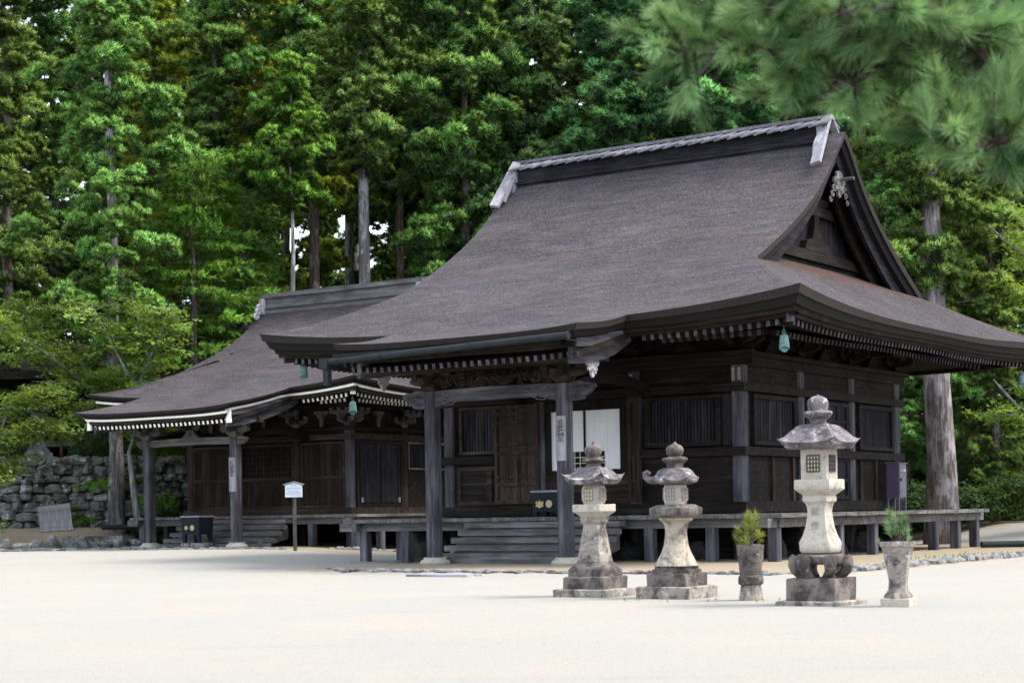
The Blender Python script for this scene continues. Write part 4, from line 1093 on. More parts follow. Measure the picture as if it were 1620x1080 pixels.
def seedling(o, z, h, n, mat, wild):
    m = MB(); Ts = []; ti = []
    base = needles(60, .12, .006, .95)
    for i in range(n):
        a = 2.4*i+rnd.uniform(-.5,.5); u = (i+.5)/n; r = wild*(1-.55*u)*rnd.uniform(.35, 1.25); zz = z + h*(u*.72+rnd.uniform(-.06,.1))
        p = (r*math.cos(a), r*math.sin(a), zz); dirn = (math.cos(a)*.8*(1-u)+rnd.uniform(-.3,.3), math.sin(a)*.8*(1-u)+rnd.uniform(-.3,.3), .8)
        m.tube([(0,0,max(z-.03, zz-r*1.2)), (p[0]*.6, p[1]*.6, zz-r*.25), p], [.009,.007,.005], 5)
        Ts.append(place(base, p, dirn, rnd.uniform(.65,1.2), a).reshape(-1,3,3)); ti.append(np.clip(rng.normal(rnd.uniform(.05,.95), .12, len(base)), 0, 1))
    m.tube([(0,0,z-.06), (.02,0,z+h*.4), (0,.01,z+h*.7)], [.02,.014,.008], 6)
    t = empty('pine_seedling', tuple(Vector(o.location)+Vector((0,0,z-.05))), 0, *SEED)
    part('stem', m, BARK, t, (0,0,z-.05)); T = np.concatenate(Ts); T[:,:,2] -= z-.05
    link('needles', tri_mesh('needles', T, np.concatenate(ti), mat), t)
x = pix(1419, 21.3); q = .002673; k = q/1.22
o = empty('stone_planter', (x, 21.3, gz(x, 21.3)), TH+.12, 'tall flared pale stone planter, right of the tallest lantern', 'planter', 'stone planters beside the tallest lantern')
def V(h, y, *a): return (h*k, (1018-y)*q, *a)
part('base', rough_up(turned([(90*q/1.388, -.02), (90*q/1.388, (1018-984)*q), (87*q/1.388, (1018-980)*q)], 4), .005, 8, 1), ST_LIGHT, o)
autosmooth(part('vase', rough_up(turned([V(66,982), V(70,976), V(68,966), V(56,955), V(47,935), V(46,900), V(55,850), V(66,800), V(76,762), V(80,752), V(87,748), V(87,728), V(78,727), V(72,740), V(10,742)], 6), .005, 8, 2), ST_MID, o), 35)
SEED = ('loose green pine seedling in the tall flared planter', 'seedling'); seedling(o, (1018-742)*q, .4, 15, L_PINE, .16)
x = pix(1186, 23.3); q = .002924
o = empty('stone_planter', (x, 23.3, gz(x, 23.3)), TH, 'round blackened stone planter, left of the tallest lantern', 'planter', 'stone planters beside the tallest lantern')
def Pp(r, y): return (r*q, (996-y)*q, 1.0)
autosmooth(part('pot', rough_up(turned([Pp(45,890), Pp(48,860), Pp(53,800), Pp(57,765), Pp(58,747), Pp(52,745), Pp(46,752), Pp(8,754)], 4), .012, 12, 3), ST_DARK, o), 45)
autosmooth(part('collar', rough_up(turned([Pp(42,928), Pp(52,922), Pp(54,905), Pp(52,888), Pp(44,882)], 4), .008, 12, 4), ST_DARK, o), 45)
autosmooth(part('foot', rough_up(turned([Pp(52,1002), Pp(50,985), Pp(44,930), Pp(42,925)], 4), .008, 12, 5), ST_MID, o), 45)
SEED = ('bushy yellow-green pine seedling in the round planter', 'seedling'); seedling(o, (996-754)*q, .44, 26, L_PINEY, .14)

# ------------------------------------------------------------------ boards, boxes, bells, locker
def name_board(Hc, C, x, y, z0, z1, chars, label, zg):
    to = hframe(C)[0]; X, Y = to(x, y); o = empty('name_board', (X, Y, z0), TH, label, 'name board')
    m = MB(); h = z1-z0; m.box(-.125, .125, -.03, 0, 0, h); m.box(-.115, .115, -.038, -.03, .01, h-.01); part('board', m, W_PALE['z'], o)
    me = text_mesh('\n'.join(chars), .2, INK, 'lettering', .78); t = link('lettering', me, o); t.location = (0, -.04, h*.66); t.rotation_euler = (R(90), 0, 0)
    return o
name_board(H1, C1, XC1+1.775, -3.83-.145, 2.3, 3.27, '准胝堂', 'vertical wooden name board lettered 准胝堂 on the pillar near the white screens', G1)
name_board(H2, C2, XC2+1.88, -3.6-.142, 2.0, 3.06, '孔雀堂', 'vertical wooden name board lettered 孔雀堂 on the far hall porch pillar', G2)

def crest_paulownia(s):
    P = []
    for i in range(6):
        a = math.pi/2 + i*math.pi/3
        P += [(math.cos(a)*s, math.sin(a)*s), (math.cos(a+math.pi/6)*s*.62, math.sin(a+math.pi/6)*s*.62)]
    return P
def offering_box(C, x, y, z, w_, dp, h, leg, label, crest2):
    to = hframe(C)[0]; X, Y = to(x, y); o = empty('offering_box', (X, Y, z), TH, label, 'offering box')
    m = MB(); m.loft([[(-w_*.46,-dp*.46,leg),(w_*.46,-dp*.46,leg),(w_*.46,dp*.46,leg),(-w_*.46,dp*.46,leg)], [(-w_/2,-dp/2,h-.05),(w_/2,-dp/2,h-.05),(w_/2,dp/2,h-.05),(-w_/2,dp/2,h-.05)]])
    part('box_body', m, BLACK, o)
    m = MB(); m.box(-w_/2-.015, w_/2+.015, -dp/2-.015, dp/2+.015, h-.05, h); part('top_rim', m, W_PALE['x'], o)
    m = MB()
    for i in range(9):
        xx = -w_/2+.08+(w_-.16)*i/8; m.box(xx-.02, xx+.02, -dp/2+.04, dp/2-.04, h+.001, h+.02)
    part('slats', m, W_BLUE['y'], o)
    for sx in (-1, 1):
        for sy in (-1, 1):
            m = MB(); a, b = sx*(w_*.46-.06), sy*(dp*.46-.06)
            m.loft([[(a-.04+sx*.025,b-.04,0),(a+.04+sx*.025,b-.04,0),(a+.04+sx*.025,b+.04,0),(a-.04+sx*.025,b+.04,0)], [(a-.085,b-.058,leg+.01),(a+.055*1,b-.058,leg+.01),(a+.055,b+.058,leg+.01),(a-.085,b+.058,leg+.01)]])
            part('leg', m, BLACK, o)
    yy = -dp*.48-.012; zc = leg+(h-leg)*.36
    m = MB(); m.prism(crest_paulownia(.085) if not crest2 else [(0,-.1),(.075,-.06),(.11,-.07),(.095,.0),(.115,.04),(.08,.075),(.05,.03),(.03,.05),(.0,.1),(-.03,.05),(-.05,.03),(-.08,.075),(-.115,.04),(-.095,0),(-.11,-.07),(-.075,-.06)], (-.17, yy, zc), (1,0,0), (0,0,1), (0,-1,0), .016); part('gold_crest', m, GOLD, o)
    m = MB(); m.prism([(math.cos(2*math.pi*i/20)*.09, math.sin(2*math.pi*i/20)*.09) for i in range(20)], (.09, yy, zc), (1,0,0), (0,0,1), (0,-1,0), .016); part('gold_crest', m, GOLD, o)
    return o
# the far hall's box stands on two stones before the steps
def at_px(px, py, zz):   # world point on the level zz under a photo pixel
    d = F*(EYE-zz)/(py - Y0 + ROLL*(px-810)); return pix(px, d), d
BX = (-3.63, -3.25)
offering_box(C2, BX[0], BX[1], G2+.14, .78, .66, .86, .26, 'black offering box with gold crests on stones before the far hall steps', False)
for dx, w_, lab in ((-.3, .36, 'small rough brown stone under the left legs of the offering box'), (.27, .5, 'pale flat stone under the right legs of the offering box')):
    X, Y = to2(BX[0]+dx, BX[1]-.1); o = empty('footing_stone', (X, Y, G2-.02), TH, lab, 'stone', 'stones under the offering box')
    m = MB(); m.loft([ring(.5*w_, 0, 4, .2, 0, 24), ring(.52*w_, .08, 4, .3, 0, 24), ring(.47*w_, .155, 4, .3, 0, 24)]); m.v = [(a, b*1.15, c) for a, b, c in m.v]
    part('stone', rough_up(m, .02, 6, dx), ST_KERB, o)
offering_box(C1, -4.45, -1.0, 1.096, .8, .6, .62, .12, 'black offering box with gold crests on the veranda behind the porch pillar', True)

def wind_bell(X, Y, z, h, rz, label):
    o = empty('wind_bell', (X, Y, z-h), rz, label, 'wind bell', 'bronze bells hanging from the roof corners')
    r = h*.21; m = MB()
    m.loft([[(math.cos(2*math.pi*j/20)*rr, math.sin(2*math.pi*j/20)*rr*.75, zz - (.09*h if lo else 0)*(0 if j % 10 else 1)*0 - (lo*.12*h*abs(math.cos(2*math.pi*j/20))**3)) for j in range(20)] for rr, zz, lo in ((r*1.15, h*.24, 1), (r*1.08, h*.4, 0), (r*.98, h*.6, 0), (r*.9, h*.74, 0), (r*.6, h*.79, 0), (r*.12, h*.8, 0))], cap=False)
    autosmooth(part('bell', m, COPPER, o), 50)
    m = MB(); m.tube([(0,0,h*.79), (0,0,h*.86)], r*.14, 6); P = [(math.cos(a)*r*.3, 0, h*.93+math.sin(a)*r*.34) for a in [2*math.pi*i/10 for i in range(11)]]; m.tube(P, r*.08, 5, cap=False); m.tube([(0,0,h*.98),(0,0,h*1.2)], r*.06, 5); part('hanger', m, COPPER, o)
    m = MB(); m.prism([(-r*1.0,h*.26),(-r*.95,h*.12),(-r*.4,h*.02),(0,0),(r*.4,h*.02),(r*.95,h*.12),(r*1.0,h*.26),(r*.4,h*.2),(0,h*.3),(-r*.4,h*.2)], (0,0,0), (1,0,0), (0,0,1), (0,-1,0), .012); m.tube([(0,0,h*.2),(0,0,h*.7)], .006, 5); part('clapper_plate', m, COPPER, o)
def corner_bell(rf, to, sx, st, ins, dz, h, label):
    a = (rf.Es-ins)*sx; t = (rf.Et-ins)*st; X, Y = to(*rf.P(a, t, 0)[:2]); wind_bell(X, Y, rf.zf(rf.Et)+rf.lift*.8+dz, h, TH+R(45), label)
corner_bell(rf1, to1, 1, 1, .7, -.76, .46, 'green bronze wind bell above the tallest lantern')
corner_bell(rf1, to1, -1, 1, .75, -.6, .46, 'weathered bronze wind bell just left of the gutter downpipe')
corner_bell(rf1, to1, 1, -1, .7, -.74, .46, 'bronze wind bell at the far end of the large hall eave, against maple leaves')
corner_bell(rf2, to2, 1, 1, .5, -.6, .52, 'bright blue-green bronze wind bell below the white-tipped hip rafter')

# metal locker on the flank veranda
X, Y = to1(.46, 8.1); o = empty('metal_locker', (X, Y, 1.1), TH, 'plum metal locker standing on the veranda at the right end of the hall', 'locker')
lw, ld, lh = .25, .175, 1.22
m = MB(); m.box(-ld, ld, -lw, lw, .33, lh); part('body', m, LOCKER, o)
m = MB(); m.prism([(-ld-.03,lh+.002),(ld+.04,lh+.002),(ld+.04,lh+.02),(-ld-.03,lh+.06)], (0,0,0), (1,0,0), (0,0,1), (0,-1,0), 2*lw+.06); part('top', m, LOCKER, o)
for sx in (-1, 1):
    for sy in (-1, 1):
        m = MB(); m.box(sx*(ld-.025)-.02, sx*(ld-.025)+.02, sy*(lw-.022)-.02, sy*(lw-.022)+.02, 0, .33); part('leg', m, LOCKER, o)
m = MB(); m.box(ld, ld+.012, -lw+.03, lw-.02, .37, lh-.04)
for z in (.46, .5, .54): m.box(ld+.012, ld+.02, -lw+.08, -.02, z, z+.018)
dr = part('door', m, LOCKER, o)
m = MB(); m.box(ld+.0125, ld+.045, -lw+.06, -lw+.09, .76, .84); part('handle', m, GUTTER, dr)
me = text_mesh('ト-1 備品', .075, SIGNW, 'lettering'); t = link('lettering', me, dr); t.location = (ld+.016, .03, 1.04); t.rotation_euler = (R(90), 0, R(90))

# information board on a post
x, d = at_px(465, 869, .22); d = 50.5; x = pix(465.5, d); g = gz(x, d)
o = empty('information_board', (x, d, g), R(-8), 'small white information board with a gabled top on a thin post', 'sign'); q = d/F
z0, z1 = pix(465, d, 786)[1]-g, pix(465, d, 766)[1]-g
m = MB(); m.box(-.045, .045, .0, .08, -.05, z0+.05); part('post', m, W_GREY['z'], o)
m = MB(); hw = .25; m.prism([(-hw,z0),(hw,z0),(hw,z1-.02),(0,z1+.05),(-hw,z1-.02)], (0,-.015,0), (1,0,0), (0,0,1), (0,-1,0), .03); bo = part('board', m, SIGNW, o)
m = MB()
for sx in (-1, 1): m.beam((0,-.02,z1+.075), (sx*(hw+.05),-.02,z1-.005), .09, .03)
part('top_cap', m, W_PALE['x'], o)
m = MB(); rr = random.Random(5)
def words(z, x0, x1, h):
    xx = x0
    while xx < x1:
        ww = rr.uniform(.012, .035); m.box(xx, min(x1, xx+ww), -.0335, -.0312, z, z+h); xx += ww+.006
words(z1-.03, -.1, .08, .018)
for i, (a, b) in enumerate(((-.2,.21),(-.21,.21),(-.21,-.07))): words(z1-.10-.028*i, a, b, .013)
words(z1-.2, -.15, .15, .014)
for i in range(4): words(z1-.225-.026*i, -.21, .21 if i < 3 else .2, .011)
words(z0+.025, .1, .2, .011)
part('writing', m, SIGNTXT, bo)


# ------------------------------------------------------------------ ground furniture: kerbs, boulders, paving, pipes
def lump(m, c, rx, ry, rz, seed, n=10, flat=.15):
    from mathutils import noise
    rings = []; k = 7
    for i in range(k):
        ph = -math.pi/2 + math.pi*(i+.35)/(k-.3); r = math.cos(ph)**.6 if math.cos(ph) > 0 else 0; zz = math.sin(ph)
        ring_ = []
        for j in range(n):
            a = 2*math.pi*j/n; p = Vector((math.cos(a)*r, math.sin(a)*r, zz))
            f = 1+.38*noise.noise(p*1.3+Vector((seed*3.7, seed*1.3, 0)))
            ring_.append((c[0]+p.x*rx*f, c[1]+p.y*ry*f, c[2]+max(p.z, -.6)*rz*f))
        rings.append(ring_)
    m.loft(rings)
def stone_row(name, pts, label, cat, size=.3, hh=.1, mat=ST_KERB, seed=1):
    m = MB(); r_ = random.Random(seed); X0, Y0_ = pts[0]
    o = empty(name, (X0, Y0_, gz(X0, Y0_)), 0, label, cat)
    for (x0, y0), (x1, y1) in zip(pts, pts[1:]):
        ln = math.hypot(x1-x0, y1-y0); d = 0
        while d < ln:
            s_ = size*r_.uniform(.6, 1.4); k = (d+s_/2)/ln; x, y = x0+(x1-x0)*k, y0+(y1-y0)*k
            a = math.atan2(y1-y0, x1-x0); mm = MB(); lump(mm, (0,0,0), s_*.55, size*.4*r_.uniform(.7,1.2), hh*r_.uniform(.6,1.3), r_.uniform(0,99), 9)
            c, sn = math.cos(a), math.sin(a); z = gz(x, y)
            m.add([(x-X0+p*c-q*sn + r_.uniform(-.0,.0), y-Y0_+p*sn+q*c, z-gz(X0,Y0_)+w_+.0) for p, q, w_ in mm.v], mm.f); d += s_*.95
    return link('stones', m.mesh('stones', mat), o)
stone_row('stone_kerb', [to1(-7.2,-6.2), to1(-5.6,-7.4), to1(5.1,-7.45)], 'low broken stone kerb in the gravel before the large hall steps', 'kerb', .28, .05, seed=2)
stone_row('stone_kerb', [to1(5.3,-7.2), to1(5.25,-2), to1(5.3,4), to1(5.6,12)], 'low rough stone kerb along the flank of the large hall', 'kerb', .3, .085, seed=3)
stone_row('stone_kerb', [to2(-9.2,-5.2), to2(1.6,-5.2)], 'low stone kerb in the gravel before the far hall', 'kerb', .26, .06, seed=4)
stone_row('stone_kerb', [to2(1.2,-2.6), to2(3.6,-1.2), to2(4.6,1.5)], 'short line of dark stones between the two halls', 'kerb', .3, .08, seed=8)
stone_row('low_stone_wall', [(-21, 58.2), (-17.6, 57.6), (-14.6, 58.6), (-12.9, 60.4)], 'low rough stone retaining edge below the stone wall', 'retaining edge', .55, .34, ST_WALL, 5)
stone_row('stone_kerb', [(-17.5, 55.2), (-14.4, 55.6)], 'flat dark stones lying in the gravel below the retaining edge', 'kerb', .9, .1, ST_WALL, 6)
def boulder(x, y, rx, ry, rz, seed, label, cat='boulder', group=None, mat=ST_BOULD):
    m = MB(); lump(m, (0,0,0), rx, ry, rz, seed, 12); o = link('boulder', m.mesh('boulder', mat)); autosmooth(o, 30)
    z = gz(x, y); o.location = (x, y, z+rz*.3); tag(o, label, cat, group)
boulder(*to1(-8.6,-.3), .62, .5, .62, 3, 'dark rounded boulder under the left end of the large hall veranda')
for i, y in enumerate((-.2,)):
    for j, x in enumerate((-1.5, -3.0)):
        boulder(*to1(x, y), .7, .45, .36, 11+j, 'flat dark foundation boulder under the large hall floor', group='foundation boulders under the large hall')
for j, y in enumerate((1.2, 3.0, 4.8, 6.6, 8.6)):
    boulder(*to1(-.1, y), .5, .75, .42, 21+j, 'flat dark foundation boulder under the large hall floor', group='foundation boulders under the large hall')
def slab(px, py, w_, dp, h, rz, label, mat):
    x, d = at_px(px, py, .1); z = gz(x, d); m = MB(); m.box(-w_/2, w_/2, -dp/2, dp/2, -.05, h); o = link('paving_slab', m.mesh('paving_slab', mat)); o.location = (x, d, z); o.rotation_euler = (0,0,rz)
    tag(o, label, 'paving slab')
slab(700, 903, 1.45, .5, .045, TH, 'thin flat wooden board lying before the large hall steps', W_PALE['x'])
slab(236, 874, 1.5, .8, .05, R(-14), 'thin flat board lying before the far hall porch', W_PALE['x'])
m = MB(); m.tube([(0,0,.1),(3.2,.4,.1),(6,.9,.14)], .09, 10); o = link('drain_pipe', m.mesh('drain_pipe', GUTTER)); x, d = to1(2.3, 9.3); o.location = (x, d, gz(x, d)); tag(o, 'dark pipe lying on the earth at the right end of the veranda', 'pipe')
m = MB(); m.tube([(0,0,0),(3.6,-.6,.0)], .09, 10); o = link('drain_pipe', m.mesh('drain_pipe', BLACK)); x, d = to2(-10.6,-.8); o.location = (x, d, gz(x, d)+.28); tag(o, 'dark pipe lying beside the left end of the far hall veranda', 'pipe')
m = MB(); m.box(-.9, .9, -.2, .2, -.1, .34); o = link('stone_block', rough_up(m, .02, 3).mesh('stone_block', ST_WALL)); x, d = to2(-9.6,-1.6); o.location = (x, d, gz(x, d)); o.rotation_euler = (0,0,TH+.15); tag(o, 'long squared stone block before the far hall veranda end', 'stone block')
# boards leaning on the stone wall
for i in range(4):
    px = (70, 83, 96, 109)[i]; d = 62.6+.05*i; x = pix(px, d)
    m = MB(); hh = .93+.02*i; m.box(-.14, .14, -.015, .015, 0, hh)
    for z in (.14, hh-.2): m.box(-.13, .13, -.03, -.016, z, z+.035)
    o = link('leaning_board', m.mesh('leaning_board', W_PALE['z'])); o.location = (x, d, gz(x, d)+.02); o.rotation_euler = (R(-16), R(-7), R(12))
    tag(o, ('leftmost weathered board leaning on the stone wall', 'second weathered board from the left leaning on the stone wall', 'third weathered board from the left leaning on the stone wall', 'rightmost weathered board leaning on the stone wall')[i], 'board', 'boards leaning on the stone wall')

# ------------------------------------------------------------------ stone terrace and the old building on it, far left
WY, WZ = 64.6, 3.45
m = MB(); r_ = random.Random(9); z = .55; row = 0
while z < WZ-.1:
    hh = r_.uniform(.3, .5); x = -27-r_.uniform(0,.5)
    while x < -10.6:
        w_ = r_.uniform(.3, .8); zz = min(z+hh*.5, WZ-hh*.35)
        lump(m, (x+w_/2, WY+.12*(z-.5)+r_.uniform(-.05,.05), zz+r_.uniform(-.06,.06)), w_*.57, .34, hh*.58, r_.uniform(0,99), 9); x += w_*.93
    z += hh*.88
m.box(-27, -10.8, WY+.45, WY+.7, .3, WZ-.2)
o = link('stone_wall', m.mesh('stone_wall', ST_WALL)); tag(o, 'mossy dry stone retaining wall of rounded boulders', 'stone wall')
m = MB(); m.box(-40, -10.9, WY+.4, 80, -.2, WZ-.06); tag(link('terrace', m.mesh('terrace', plain('terrace_earth', (.03,.025,.015), (.08,.07,.04), 3, .95, .05))), kind='structure')
BY = 68.5
o = empty('wooden_building', (-17, BY, WZ-.06), 0, 'old dark wooden building with a railed gallery above the stone wall', 'building'); zz = WZ-.06
def bp(nm, m, mat): return part(nm, m, mat, o, (-17, BY, zz))
m = MB(); m.box(-25, -13.9, BY, BY+5, 4.2, 6.6); planks(m, -25, -13.9, 4.2, 6.6, BY-.03, .3); bp('wall', m, W_DARK['x'])
m = MB(); m.box(-25.5, -11, BY-1.5, BY, 4.05, 4.2); bp('gallery_floor', m, W_GREY['x'])
m = MB(); m.box(-25.5, -10.9, BY-1.75, BY-1.5, 3.98, 4.16); bp('gallery_edge', m, plain('weathered_copper', (.08,.12,.12), (.15,.21,.21), 3, .6, .004))
for i in range(7):
    m = MB(); x = -25+i*2.3; m.box(x-.12, x+.12, BY-1.35, BY-1.1, zz-.1, 4.05); bp('post', m, W_BROWN['z'])
for i in range(8):
    m = MB(); x = -25.2+i*2; m.box(x-.06, x+.06, BY-1.45, BY-1.33, 4.2, 5.15); bp('railing_post', m, W_BROWN['z'])
for z in (4.4, 4.75, 5.06):
    m = MB(); m.box(-25.5, -11, BY-1.43, BY-1.35, z, z+.09); bp('rail', m, W_BROWN['x'])
for i in range(5):
    m = MB(); x = -24.8+i*2.7; m.box(x-.13, x+.13, BY-.25, BY-.04, 4.2, 6.6); bp('pillar', m, W_BROWN['z'])
for z in (5.6, 6.3):
    m = MB(); m.box(-25, -13.8, BY-.2, BY-.05, z, z+.2); bp('beam', m, W_BROWN['x'])
for i in range(3):
    m = MB(); frame(m, -23.4+i*3.4, -21.2+i*3.4, 4.5, 5.5, BY-.08, .1, .06); bp('window_frame', m, W_BROWN['x'])
m = MB(); m.prism([(-2.4,6.5),(2.5,7.9),(7.4,6.5),(7.4,6.8),(2.5,8.3),(-2.4,6.8)], (-20, BY, 0), (0,1,0), (0,0,1), (1,0,0), 12.5); bp('roof', m, W_DARK['x'])
m = MB(); m.tube([(-18.6, BY-2.2, zz-.1), (-18.6, BY-2.2, 5.0)], .06, 8); o2 = link('post', m.mesh('post', plain('red_brown_post', (.09,.035,.025), (.14,.06,.04), 8, .7, 0)))
o2.name = 'marker_post'; o2.location = (-18.6-pix(98,66)*0, 0, 0); 
o2.data.transform(Matrix.Translation((18.6, -(BY-2.2), -(zz-.1)))); o2.location = (pix(99, 66.3), 66.3, zz-.1); tag(o2, 'thin red-brown post on the terrace beside the old stone lantern', 'post')
q = .00865*.62
o = empty('stone_lantern', (pix(62, 65.7), 65.7, zz), .3, 'old mossy stone lantern on the terrace under maple leaves', 'stone lantern')
for nm, lv in (('base', [(.5,0),(.5,.3),(.42,.34),(.34,.5)]), ('shaft', [(.3,.5),(.27,.6),(.17,1.0),(.17,1.15),(.2,1.2)]), ('platform', [(.2,1.2),(.36,1.34),(.36,1.45)]), ('fire_box', [(.23,1.45),(.23,1.8)]), ('lantern_roof', [(.3,1.8),(.5,1.9,0,.1),(.3,2.05),(.1,2.2)]), ('finial', [(.08,2.2),(.14,2.3,1),(.12,2.42,1),(.02,2.52,1)])):
    autosmooth(part(nm, rough_up(turned(lv, 4), .012, 5), ST_WALL, o), 40)

# ------------------------------------------------------------------ trees
def tuft(npuff, nbl, R_, pr, bw):
    """one cushion of cedar foliage: small rounded brushes of short needle twigs set over a dome; returns triangles, tint, normals"""
    out = []; ti = []; nn = []
    for i in range(npuff):
        u = 1-rng.random()*1.05; ph = 2.4*i+rng.normal(0,.4); s_ = math.sqrt(max(0, 1-u*u))
        c = np.array([s_*math.cos(ph), s_*math.sin(ph), u*.8])*R_*rng.uniform(.75,1.05); r = pr*rng.uniform(.8,1.2)
        d = rng.normal(size=(nbl,3)); d[:,2] = d[:,2]*.9+.45; d += c/R_*.5; d /= np.linalg.norm(d, axis=1)[:,None]
        sd_ = np.cross(d, rng.normal(size=(nbl,3))); sd_ /= np.linalg.norm(sd_, axis=1)[:,None]; L = r*rng.uniform(.75,1.1,nbl)[:,None]
        b = c+d*r*.08; T_ = np.stack([b-sd_*bw/2, b+sd_*bw/2, b+d*L], 1); out.append(T_)
        n_ = T_-c; n_ = n_/np.maximum(np.linalg.norm(n_, axis=2), 1e-4)[:,:,None]; n_[:,:2,:] = n_[:,2:3,:]; nn.append(n_+c/R_*.55+np.array([0,0,.25]))
        ti.append(.22+.42*np.clip(d[:,2],0,1)+.25*max(u,0)+rng.normal(0,.06))  # tops lighter: sky light put into the tint, with paler new growth
    return np.concatenate(out), np.concatenate(ti), np.concatenate(nn)
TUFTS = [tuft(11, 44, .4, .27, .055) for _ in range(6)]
def flat_spray(nsub, nbl, R_, bl, bw):
    out = []; ti = []
    for i in range(nsub):
        a = rng.uniform(-1.1, 1.1); r = R_*rng.uniform(.1, 1); p = np.array([math.sin(a)*r*.7, -.05*r+rng.normal(0,.03), r*.9])
        n = needles(nbl, bl, bw, 1.0); n[:,:,1] *= .35; out.append(place(n, p, (math.sin(a)*.8, 0, 1.0), 1).reshape(-1,3,3)); ti.append(np.full(nbl, rng.uniform(.2,.9)))
    return np.concatenate(out), np.concatenate(ti)
SPRAYS = [flat_spray(16, 14, 1.0, .26, .045) for _ in range(3)]
def leaf_spray(n, R_, sz):
    P = np.zeros((n,3)); a = rng.uniform(0, 2*np.pi, n); r = R_*np.sqrt(rng.random(n)); P[:,0] = r*np.cos(a); P[:,1] = r*np.sin(a); P[:,2] = rng.normal(0, .05, n)-.12*r*r/R_
    out = []
    for k in range(n):
        yaw = rng.uniform(0, 6.28); tl = rng.normal(0, .35, 2); s_ = sz*rng.uniform(.6,1.2)
        e1 = np.array([math.cos(yaw), math.sin(yaw), tl[0]])*s_; e2 = np.array([-math.sin(yaw), math.cos(yaw), tl[1]])*s_*.55
        out.append([P[k]-e2, P[k]+e2*.2+e1, P[k]+e2]); out.append([P[k]-e2*1.1-e1*.3, P[k]+e1*.5, P[k]+e2*1.1-e1*.3])
    return np.array(out), np.clip(rng.normal(.5,.25,2*n),0,1)
MSPRAY = [leaf_spray(34, .5, .1) for _ in range(4)]
def conifer(name, h, zb, rad, nbr, tufts, mat, bark, r0, kind='cedar', tsz=1.0, lean=0, droop=.3, bare=0, topmul=.35, hang=.0):
    """trunk mesh with limbs and crown mesh of needle sprays"""
    T = []; ti = []; NN = []; m = MB()
    n = 10; P = [(lean*h*(i/n)**1.3+.05*math.sin(i*2.1), .05*math.cos(i*1.7), h*i/n-(.3 if i == 0 else 0)) for i in range(n+1)]
    rr_ = [r0*(1.28 if i == 0 else 1)*(1-.9*(i/n)) for i in range(n+1)]; m.tube(P, rr_, 12)
    for b in range(nbr):
        u = (b+rng.random())/nbr; z = zb+(h-zb)*u; a = b*2.4+rng.normal(0,.4)
        prof = (1-u)**.75*(1-topmul)+topmul*(1-u*.75) if kind == 'cedar' else (1-u)**.9+.06
        if kind == 'cedar': prof *= min(1, .62+u*2.2)
        L = rad*prof*rng.uniform(.65, 1.1)*(.42 if (b % 3 == 2 or (name in ('low', 'high', 'old') and b % 2)) and kind == 'cedar' else 1); dx, dy = math.cos(a), math.sin(a); tx = lean*h*(z/h)**1.3
        pts = []
        for k in range(6):
            s_ = k/5; rise = -droop*L*math.sin(s_*2.4)*.5 + (.22*L*s_*s_ if kind == 'cedar' else .0)
            pts.append(np.array([tx+dx*L*s_, dy*L*s_, z+rise]))
        m.tube(pts, [max(.008, .009*L*(1-.75*k/5)+.006) for k in range(6)], 5, 1)
        if kind == 'cedar':      # each bough carries a domed clump of sprays at its end, with gaps between boughs
            nt = max(4, int(tufts*(.45+.75*L/rad)*rng.uniform(.8,1.25))); cr = tsz*(.55+.5*L/rad)
            for k in range(nt):
                if k < nt*.66:
                    u_ = rng.random(); ph = rng.uniform(0, 6.28); rr2 = cr*math.sqrt(rng.random())*1.15
                    p = pts[5]+np.array([rr2*math.cos(ph)-dx*cr*.25, rr2*math.sin(ph)-dy*cr*.25, cr*.62*(1-(rr2/cr/1.15)**2)+rng.normal(0,.1)])
                else:
                    s_ = rng.uniform(.12,.9); q_ = s_*5; i0 = min(4, int(q_)); p = pts[i0]+(pts[i0+1]-pts[i0])*(q_-i0)+rng.normal(0,.22,3)
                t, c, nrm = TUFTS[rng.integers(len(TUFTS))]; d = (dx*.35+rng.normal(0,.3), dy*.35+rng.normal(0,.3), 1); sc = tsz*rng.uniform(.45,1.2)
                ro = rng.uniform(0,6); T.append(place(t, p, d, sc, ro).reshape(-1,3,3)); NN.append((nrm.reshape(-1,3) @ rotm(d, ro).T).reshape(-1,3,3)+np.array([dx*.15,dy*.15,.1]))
                ti.append(np.clip(c+rng.normal(0,.16)+(.08 if k < nt*.66 else -.25), 0, 1))  # inner tufts darker: shade inside the crown put into the tint
            continue
        nt = max(6, int(L/rad*tufts*rng.uniform(.8,1.2)))
        for k in range(nt):
            s_ = 1-(k/nt)*.72*rng.uniform(.8,1); q_ = s_*5; i0 = min(4, int(q_)); p = pts[i0]+(pts[i0+1]-pts[i0])*(q_-i0)
            p = p+rng.normal(0, .3*tsz, 3)*(1.25-s_*.4)*np.array([1,1,.35])
            t, c = SPRAYS[rng.integers(3)]; aa = a+rng.normal(0,.6)*(1.3-s_); dn = np.array((math.cos(aa), math.sin(aa), rng.normal(-.1,.1))); sc = tsz*rng.uniform(.7,1.2)
            dn /= np.linalg.norm(dn); side = np.cross([0,0,1.], dn); side /= np.linalg.norm(side); Rm = np.stack([side, np.cross(dn, side), dn], 1)
            T.append(((t.reshape(-1,3)*sc)@Rm.T+p).reshape(-1,3,3)); NN.append(T[-1]-np.array(p)+np.array([0,0,.8]))
            ti.append(np.clip(c+rng.normal(0,.2), 0, 1))
    T = np.concatenate(T)
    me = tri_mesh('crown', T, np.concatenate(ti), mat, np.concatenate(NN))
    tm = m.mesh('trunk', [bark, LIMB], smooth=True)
    return tm, me
PROTO = {}
PROTO['low'] = conifer('low', 30, 4.5, 3.5, 104, 11, L_CEDAR, BARK_PALE, .27, tsz=.85, droop=.15)
